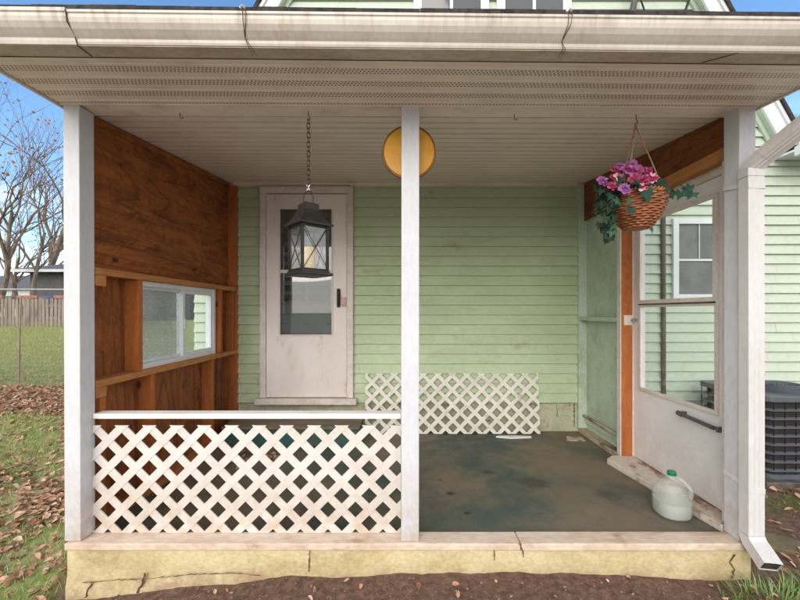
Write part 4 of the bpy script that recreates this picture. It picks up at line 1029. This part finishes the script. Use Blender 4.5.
for u, v, dy, sz, k in FL:
    p = upx(u, v, dy); fc = Vector((rnd.gauss(-.1, .25), -1, rnd.gauss(.25, .25)))
    if k == 'p': mats = [M['petal'], M['yellow'], M['petal_light']] if sz > .035 else [M['petal'], M['yellow']]
    elif k == 'q': mats = [M['petal_light'], M['yellow'], M['petal']]
    else: mats = [M['petal_violet'], M['yellow'], M['petal']] if sz > .032 else [M['petal_violet'], M['yellow']]
    flower(p, sz, mats, fc)

# ------------------------------------------------------------------ jug
JX, JY = 1.568, 2.175
jg = empty('plastic_jug', (JX, JY, 0), 'translucent plastic jug with green cap on the porch floor by the side door', 'jug')
def rotj(v): return v
pj = [(.066, .001), (.084, .006), (.091, .02), (.093, .06), (.092, .10), (.089, .125), (.081, .150), (.068, .174), (.051, .195), (.035, .211), (.026, .222), (.021, .236)]
m = MB().lathe(pj, (JX, JY, 0), 44, n=2.5)
bd = m.build('body', M['jug'], jg, smooth=True)
m = MB().lathe([(.060, .004), (.082, .010), (.0885, .02), (.0885, .088), (.01, .089)], (JX, JY, 0), 40, n=2.5); m.build('liquid', M['liquid'], jg, smooth=True)
m = MB(); m.tube([(JX + .020, JY - .010, .222), (JX + .050, JY - .024, .205), (JX + .078, JY - .036, .172), (JX + .086, JY - .040, .140), (JX + .082, JY - .038, .112)], [.010, .012, .012, .012, .012], 12)
m.build('handle', M['jug'], jg, smooth=True)
m = MB().lathe([(.022, .232), (.0235, .234), (.0235, .252), (.020, .256), (.004, .257)], (JX, JY, 0), 28)
m.build('cap', M['cap'], jg, smooth=True)

# ------------------------------------------------------------------ downspout
ds = empty('downspout', (1.73, 1.84, 0), 'ribbed white metal downspout strapped to the right post with a kicked out foot', 'downspout')
def duct(mb, path, w=.040, dp=.027, ribs=True, endcap=False):
    """rounded rectangular corrugated duct swept along a path"""
    sec = []
    n = 7
    for k in range(n + 1): sec.append((-w + 2 * w * k / n, -dp - (.0022 if k in (2, 3, 4, 5) and ribs and k % 2 == 0 else 0)))
    for k in range(1, 4): sec.append((w, -dp + 2 * dp * k / 3))
    for k in range(1, n + 1): sec.append((w - 2 * w * k / n, dp))
    for k in range(1, 3): sec.append((-w, dp - 2 * dp * k / 3))
    vs = []
    for p, xa, ya in path:
        for a, b in sec: vs.append(Vector(p) + Vector(xa) * a + Vector(ya) * b)
    m_ = len(sec)
    mb.add(vs, [(i * m_ + k, i * m_ + (k + 1) % m_, (i + 1) * m_ + (k + 1) % m_, (i + 1) * m_ + k) for i in range(len(path) - 1) for k in range(m_)])
DXc, DYc = 1.731, 1.848
X_, Y_ = Vector((1, 0, 0)), Vector((0, 1, 0))
m = MB(); duct(m, [((DXc, DYc, .085), X_, Y_), ((DXc, DYc, 1.0), X_, Y_), ((DXc - .002, DYc, 1.86), X_, Y_)])
m.build('shaft', M['downspout'], ds, bevel=0, smooth=False)
top_d = Vector((1.95, 1.48, 2.215)); st_ = Vector((DXc, DYc, 1.905))
dirv = (top_d - st_).normalized()
side = Vector((1, 0, 0)) - dirv * dirv.x; side.normalize(); perp = dirv.cross(side); 
if perp.y < 0: perp = -perp
m = MB(); path = [((DXc - .002, DYc, 1.861), X_ * 1.06, Y_ * 1.06), ((DXc - .001, DYc, 1.905), (X_ * .8 + side * .25) * 1.04, (Y_ * .7 + perp * .35) * 1.04)]
path += [((st_ + dirv * .055 + Vector((0, 0, .012))), side * 1.02, perp * 1.02)]
duct(m, path); m.build('elbow', M['downspout'], ds)
m = MB(); duct(m, [(st_ + dirv * .0555 + Vector((0, 0, .012)), side, perp), (top_d, side, perp)]); m.build('offset_arm', M['downspout'], ds, label='streaked sloping arm up to the gutter')
# foot elbow
m = MB(); foot = []
fdir = Vector((-.10, -.87, -.48)).normalized()
for pc, d_ in (((1.731, 1.848, .0845), (0, 0, -1)), ((1.731, 1.843, .066), (0, -.35, -.94)), ((1.730, 1.828, .047), (0, -.7, -.7)), ((1.728, 1.806, .034), (-.02, -.87, -.5)), ((1.717, 1.735, -.006), fdir)):
    d_ = Vector(d_).normalized(); xa = (X_ - d_ * d_.x).normalized(); ya = d_.cross(xa)
    if ya.y < 0 and ya.z < 0 or (abs(ya.z) < .01 and ya.y < 0): ya = -ya
    if ya.dot(Vector((0, .6, -.8)) * 0 + Vector((0, 1, 0))) < 0 and d_.z < -.9: ya = -ya
    foot.append((Vector(pc), xa * 1.04, ya * 1.04))
for i in range(1, len(foot)):
    if foot[i][2].dot(foot[i - 1][2]) < 0: foot[i] = (foot[i][0], foot[i][1], -foot[i][2])
duct(m, foot); m.build('foot', M['downspout'], ds)
m = MB(); e = foot[-1]; d_ = fdir
w_, dp_ = .036, .023
m.add([Vector(e[0]) - fdir * .004 + e[1] * a + e[2] * b for a, b in ((-w_, -dp_), (w_, -dp_), (w_, dp_), (-w_, dp_))], [(0, 1, 2, 3)]); m.build('foot_shade', M['conduit'], ds)  # dark plate in the mouth, standing in for the shade inside the duct
for z, t_ in ((.30, 0.016), (1.80, -.01)):
    m = MB(); pth = [(1.690, 1.8205, z), (1.7715, 1.8195, z - .003), (1.7735, 1.874, z - .003), (1.700, 1.880, z + .002), (1.6985, 1.885, z + .02), (1.697, 1.97, z + .036)]
    for a, b in zip(pth, pth[1:]):
        a = Vector(a); b = Vector(b); m.tube([a, b], .0022, 4)
        n_ = (b - a).cross(Vector((0, 0, 1))).normalized() * .0012
        m.prism([a + n_, b + n_, b + n_ + Vector((0, 0, .022)), a + n_ + Vector((0, 0, .022))], -n_ * 2)
    m.build('strap', M['downspout'], ds)

# ------------------------------------------------------------------ air conditioner
ac = empty('air_conditioner', (3.15, 3.12, -.13), 'dark louvred outdoor air conditioning unit on a pad by the siding', 'air conditioner')
AX0, AX1, AY0, AY1, A0, A1 = 2.77, 3.55, 2.82, 3.50, -.085, .50
MB().box(AX0 - .06, AX1 + .06, AY0 - .05, AY1 + .06, -.17, -.088).build('pad', M['conduit'], ac, bevel=.008)
def rr_(x0, x1, y0, y1, r, n=5):
    P = []
    for cx_, cy_, a0 in ((x1 - r, y1 - r, 0), (x0 + r, y1 - r, 90), (x0 + r, y0 + r, 180), (x1 - r, y0 + r, 270)):
        for k in range(n + 1): a = R(a0 + 90 * k / n); P.append((cx_ + r * math.cos(a), cy_ + r * math.sin(a)))
    return P
def slab(m, ins, z0, z1, r=.06): m.prism([(x, y, z0) for x, y in rr_(AX0 + ins, AX1 - ins, AY0 + ins, AY1 - ins, r)], (0, 0, z1 - z0))
m = MB(); slab(m, .03, A0 + .02, A1 - .01); m.build('coil', M['ac_core'], ac)
m = MB(); slab(m, -.005, A0, A0 + .035); m.build('base_pan', M['ac'], ac)
m = MB(); slab(m, -.008, A1, A1 + .045, .07)
m.build('lid', M['ac'], ac, bevel=.006)
z = A0 + .06; m = MB()
while z < A1 - .01:
    vs = []; P1 = rr_(AX0 - .002, AX1 + .002, AY0 - .002, AY1 + .002, .06); P2 = rr_(AX0 + .018, AX1 - .018, AY0 + .018, AY1 - .018, .05)
    n = len(P1); vs = [(x, y, z) for x, y in P1] + [(x, y, z + .012) for x, y in P2] + [(x, y, z - .005) for x, y in P1] + [(x, y, z + .008) for x, y in P2]
    fs = []
    for k in range(n):
        l = (k + 1) % n; fs += [(k, l, n + l, n + k), (2 * n + k, 2 * n + l, l, k), (3 * n + k, 3 * n + l, 2 * n + l, 2 * n + k)]
    m.add(vs, fs); z += .066
m.build('louvres', M['ac'], ac)
m = MB()
for x in np.arange(AX0 + .05, AX1, .085): m.box(x - .0015, x + .0015, AY0 + .004, AY0 + .012, A0 + .03, A1)
for y in np.arange(AY0 + .05, AY1, .085): m.box(AX0 + .004, AX0 + .012, y - .0015, y + .0015, A0 + .03, A1)
m.build('grille_bars', M['ac_core'], ac)
cx_, cy_ = (AX0 + AX1) / 2, (AY0 + AY1) / 2; m = MB()
for r_ in np.arange(.05, .30, .03): m.tube([(cx_ + r_ * math.cos(a), cy_ + r_ * math.sin(a), A1 + .06 + .02 * (1 - r_ / .3)) for a in [2 * PI * i / 36 for i in range(36)]], .003, 4, closed=True)
for i in range(8): a = 2 * PI * i / 8; m.tube([(cx_, cy_, A1 + .082), (cx_ + .31 * math.cos(a), cy_ + .31 * math.sin(a), A1 + .050)], .004, 4)
m.build('fan_guard', M['ac'], ac)
# mossy stepping board right of the post
o = MB().prism([(1.93, 2.16, -.17), (2.30, 1.98, -.175), (2.36, 2.10, -.172), (1.93, 2.42, -.165)], (0, 0, .035)).build('splash_slab', worn('mossy slab', (.16, .14, .06), (.11, .09, .05), 8, .95, (.22, .15, .10), 6, .5, .7, bump=.5), bevel=.01)
tag(o, 'mossy flat slab half sunk in the soil beside the downspout', 'slab')

# ------------------------------------------------------------------ yard behind, left
cf = empty('chain_link_fence', (-7, 6.2, 0), 'thin wire chain link fence crossing the lawn', 'fence')
FY = 6.2
def fz(x): return gh(x, FY, False)
m = MB(); X = -10.5
while X < -3.6:
    zig = []; z0 = fz(X) + .02
    for k in range(int(1.52 / .036)): zig.append((X + (.018 if k % 2 else -.018) * 1.0, FY + (.003 if k % 2 else -.003), z0 + k * .036))
    m.tube(zig, .0027, 3, caps=False); X += .036
m.build('wire_mesh', M['galv'], cf)
MB().tube([(-10.5, FY, 1.575), (-3.6, FY, 1.56)], .019, 8).build('top_rail', M['galv'], cf, smooth=True)
for X in (-9.6, -4.5): MB().tube([(X, FY + .03, fz(X) - .1), (X, FY + .03, 1.60)], .024, 8).build('fence_post', M['galv'], cf, smooth=True)
MB().tube([(-6.42, FY - .05, fz(-6.4) - .05), (-6.40, FY - .05, 1.05), (-6.38, FY - .05, 1.45)], .012, 6).build('stake', M['fencewood'], cf)
pf = empty('picket_fence', (-16, 15.4, .55), 'grey weathered wooden picket fence across the back of the yard', 'fence')
PY = 15.4; X = -20.5; m = None; kk = 0
while X < -12.2:
    z0 = gh(X, PY, False) + .03; w_ = .115 + rnd.uniform(-.012, .012); hh = 1.20 + rnd.uniform(-.05, .05); tl = rnd.gauss(0, .012)
    MB().prism([(X, PY, z0), (X + w_, PY, z0), (X + w_ + tl, PY, z0 + hh - .03), (X + w_ * .5 + tl, PY, z0 + hh), (X + tl, PY, z0 + hh - .04)], (0, .02, 0)).build('picket', M['fencewood'], pf)
    X += w_ + .042 + rnd.uniform(-.01, .02)
    kk += 1
for zz in (.90, 1.42): MB().box(-20.6, -12.1, PY + .021, PY + .06, zz, zz + .09).build('fence_rail', M['fencewood'], pf)
bd_ = MB()
for i_, (xa, xb, lb) in enumerate(((-16.15, -15.3, 'left faded red board topping the picket fence'), (-14.6, -13.6, 'right faded red board topping the picket fence'), (-17.6, -16.75, 'faded red board topping the picket fence at the photo edge'))):
    o = MB().box(xa, xb, PY - .03, PY + .07, 1.76, 1.88).build('red_board', M['redboard'], bevel=.01); tag(o, lb, 'board', 'red boards on the picket fence')
o = MB().lathe([(.27, 0), (.29, .02), (.29, .3), (.30, .31), (.29, .32), (.29, .62), (.30, .63), (.29, .64), (.29, .92), (.26, .95)], (-15.9, 16.6, .95), 24).build('blue_drum', M['blue'], smooth=True)
tag(o, 'blue plastic drum standing behind the picket fence', 'drum')
o = MB().box(-14.6, -13.9, 16.4, 17.2, .6, 2.35).prism([(-14.65, 16.35, 2.351), (-14.25, 16.35, 2.50), (-13.85, 16.35, 2.351)], (0, .9, 0)).build('white_shed', M['pale'], bevel=.01); tag(o, 'small white garden cabinet behind the picket fence', 'cabinet')
sh = empty('grey_shed', (-18.5, 23, .65), 'dark grey house with low hip roof beyond the picket fence', 'shed')
MB().box(-22.3, -15.0, 22.0, 28.0, .5, 3.65).build('wall', M['shed'], sh)
m = MB(); m.add([(-23.4, 21.3, 3.6), (-14.2, 21.3, 3.6), (-14.2, 28.8, 3.6), (-23.4, 28.8, 3.6), (-20.8, 25, 4.65), (-16.8, 25, 4.65)], [(0, 1, 5, 4), (1, 2, 5), (2, 3, 4, 5), (3, 0, 4), (0, 3, 2, 1)])
m.build('roof', M['shedroof'], sh)
m = MB().box(-23.4, -14.2, 21.27, 21.30, 3.50, 3.66); m.build('gutter', M['pale'], sh)
MB().box(-20.2, -19.2, 21.96, 22.0, 1.7, 2.8).build('window', M['pane'], sh)
p2 = empty('white_house', (-40, 36, .6), 'low pale house far behind the bare trees', 'house')
MB().box(-48, -35.5, 35, 43, .5, 3.4).build('wall', M['pale'], p2)
m = MB(); m.add([(-48.5, 34.5, 3.35), (-35, 34.5, 3.35), (-35, 43.5, 3.35), (-48.5, 43.5, 3.35), (-48.5, 39, 5.0), (-35, 39, 5.0)], [(0, 1, 5, 4), (2, 3, 4, 5), (1, 2, 5), (3, 0, 4), (0, 3, 2, 1)]); m.build('roof', M['shedroof'], p2)
for x in (-45, -41, -38): MB().box(x, x + 1.2, 34.95, 35.0, 1.6, 2.7).build('window', M['pane'], p2)

# far tree line as a hazy thicket closing the horizon
def tree(x, y, h, seed, label, r0=.22, leaves=60, lean=0.0, group='bare trees beyond the fences', spread=1.0, twigs=True):
    rg = random.Random(seed); z0 = gh(x, y, False) if y < 30 else .62
    root = empty('bare_tree', (x, y, z0), label, 'tree', group)
    tm, cm = MB(), MB()
    tips = []
    def grow(p, d, L, r, lev):
        n = 7 if lev < 2 else 5 if lev < 4 else 3
        pts = [p.copy()]; rs = [r]
        for i in range(n):
            wb = .07 if lev == 0 else .17
            d = (d + Vector((rg.gauss(0, wb), rg.gauss(0, wb), rg.gauss(.02 if lev else .0, .10)))).normalized()
            p = p + d * L / n; pts.append(p.copy()); rs.append(max(.005, r * (1 - .5 * (i + 1) / n)))
        (tm if lev < 3 else cm).tube(pts, rs, 7 if lev == 0 else 5 if lev < 3 else 3, caps=False)
        if lev >= 5 or rs[-1] < .0051: tips.append(p); return
        nb = {0: 5, 1: 4, 2: 4, 3: 4, 4: 4}[lev]
        for k in range(nb):
            if lev == 0: q = .5 + .5 * k / (nb - 1)
            else: q = rg.uniform(.3, 1)
            idx = min(n, max(1, round(q * n))); bp = pts[idx]
            ax = Vector((rg.gauss(0, 1), rg.gauss(0, 1), rg.gauss(0, .4))).normalized()
            ang = rg.uniform(.3, .7) * spread * (1.0 if k < nb - 1 else .45)
            nd = (Matrix.Rotation(ang, 3, d.cross(ax).normalized()) @ d); nd.z += .10; nd.normalize()
            grow(bp, nd, L * rg.uniform(.55, .78), rs[idx] * rg.uniform(.50, .72), lev + 1)
    grow(Vector((x, y, z0 - .2)), Vector((lean, 0, 1)).normalized(), h * .42, r0, 0)
    tm.build('trunk', M['bark'], root, smooth=True)
    for _ in range(leaves):
        p = rg.choice(tips) + Vector((rg.gauss(0, .12), rg.gauss(0, .12), rg.gauss(-.05, .1)))
        vs, fs = leaf_verts(p, rg.uniform(.10, .2), rg.uniform(0, 6.28), rg.uniform(-1.2, 1.2), rg.uniform(-1.2, 1.2), .2, .8); cm.add(vs, fs, 1)
    cm.build('crown', [M['twig'], M['treeleaf']], root)
    return root
def atx(u, y): return (u - 405) / F * y
tree(atx(42, 24), 24, 20, 3, 'tall bare tree with rusty leaves rising behind the dark grey house', .24, 260, -.04)
tree(atx(22, 27), 27, 17, 5, 'slender bare tree right of the leaning one', .16, 110, .05)
tree(atx(-6, 20), 20, 15, 91, 'thick leaning bare tree at the left edge of the photo', .15, 90, .14)
tree(atx(57, 30), 30, 18, 12, 'bare tree just left of the corner post', .17, 80, -.05)
tree(atx(12, 38), 38, 17, 15, 'distant bare tree above the pale house', .18, 30, .0)
tree(atx(33, 19), 19, 12, 44, 'small bare tree close behind the picket fence', .12, 60, .06)
tree(atx(8, 31), 31, 13, 51, 'bare tree standing between the leaning one and the slender one', .17, 120, .08)
tree(atx(-40, 26), 26, 13, 18, 'bare tree beyond the left edge of the photo', .22, 90, .1)
tree(atx(800, 17), 17, 14, 22, 'bare tree behind the house at the right edge', .20, 40, -.05, 'bare trees behind the house')
# trees across the street, seen only as reflections in the windows
tree(1.0, -5.0, 13, 31, 'bare tree across the front yard mirrored in the windows', .26, 30, .0, 'bare trees in the front yard')
tree(3.4, -7, 13, 33, 'bare tree at the far side of the front yard', .26, 30, .0, 'bare trees in the front yard')

# ------------------------------------------------------------------ light
SUN_EL, SUN_AZ = 27, 196       # azimuth from +Y clockwise: behind the camera, a little to the left
w = bpy.data.worlds.new('World'); S.world = w; w.use_nodes = True
N = w.node_tree.nodes; L = w.node_tree.links; N.clear()
out = N.new('ShaderNodeOutputWorld'); bg = N.new('ShaderNodeBackground'); L.new(bg.outputs[0], out.inputs[0])
bg.inputs[1].default_value = .12
sky = N.new('ShaderNodeTexSky'); sky.sky_type = 'NISHITA'; sky.sun_disc = False
sky.sun_elevation = R(SUN_EL); sky.sun_rotation = R(SUN_AZ); sky.air_density = 1.0; sky.dust_density = .6; sky.ozone_density = 2.0
tc = N.new('ShaderNodeTexCoord')
mp = N.new('ShaderNodeMapping'); mp.inputs['Scale'].default_value = (1.2, 1.2, 3.2); L.new(tc.outputs['Generated'], mp.inputs[0])
nz = N.new('ShaderNodeTexNoise'); nz.inputs['Scale'].default_value = 1.7; nz.inputs['Detail'].default_value = 9; nz.inputs['Roughness'].default_value = .55; nz.inputs['Distortion'].default_value = .6
L.new(mp.outputs[0], nz.inputs['Vector'])
sp = N.new('ShaderNodeSeparateXYZ'); L.new(tc.outputs['Generated'], sp.inputs[0])
def mth(op, a, b):
    n = N.new('ShaderNodeMath'); n.operation = op
    for v, i in ((a, 0), (b, 1)):
        if isinstance(v, (int, float)): n.inputs[i].default_value = v
        else: L.new(v, n.inputs[i])
    return n.outputs[0]
bias = mth('MULTIPLY', sp.outputs[1], -.30)          # more cloud in the half of the sky behind the viewer
low = mth('MULTIPLY', mth('SUBTRACT', .35, mth('ABSOLUTE', sp.outputs[2], 0)), .30)
val = mth('ADD', mth('ADD', nz.outputs['Fac'], bias), low)
mr = N.new('ShaderNodeMapRange'); mr.interpolation_type = 'SMOOTHSTEP'
mr.inputs['From Min'].default_value = .28; mr.inputs['From Max'].default_value = .66; mr.inputs['To Max'].default_value = .92
L.new(val, mr.inputs['Value'])
mx = N.new('ShaderNodeMix'); mx.data_type = 'RGBA'; L.new(mr.outputs[0], mx.inputs[0]); hs = N.new('ShaderNodeHueSaturation'); hs.inputs['Saturation'].default_value = 1.15; L.new(sky.outputs[0], hs.inputs['Color']); L.new(hs.outputs[0], mx.inputs[6]); mx.inputs[7].default_value = (8.0, 7.9, 7.8, 1)
L.new(mx.outputs[2], bg.inputs[0])
sl = bpy.data.lights.new('sun', 'SUN'); sl.energy = .9; sl.angle = R(45); sl.color = (1, .93, .82)
so_ = bpy.data.objects.new('sun', sl); C.objects.link(so_)
az = R(SUN_AZ); el = R(SUN_EL)
dv = Vector((math.sin(az) * math.cos(el), math.cos(az) * math.cos(el), math.sin(el)))
so_.rotation_euler = dv.to_track_quat('Z', 'Y').to_euler()

# ------------------------------------------------------------------ camera
cd_ = bpy.data.cameras.new('camera'); co = bpy.data.objects.new('camera', cd_); C.objects.link(co)
cd_.sensor_width = 36; cd_.lens = 36 * F / 800; cd_.clip_start = .05; cd_.clip_end = 2000
cd_.shift_x = -5 / 800; cd_.shift_y = 12 / 800
co.location = (0, 0, CH); co.rotation_euler = (PI / 2, 0, 0)
S.camera = co
S.render.resolution_x = 1024; S.render.resolution_y = 768
S.view_settings.view_transform = 'Standard'; S.view_settings.look = 'None'
S.view_settings.gamma = 1; S.view_settings.use_curve_mapping = False
S.view_settings.exposure = 1.27
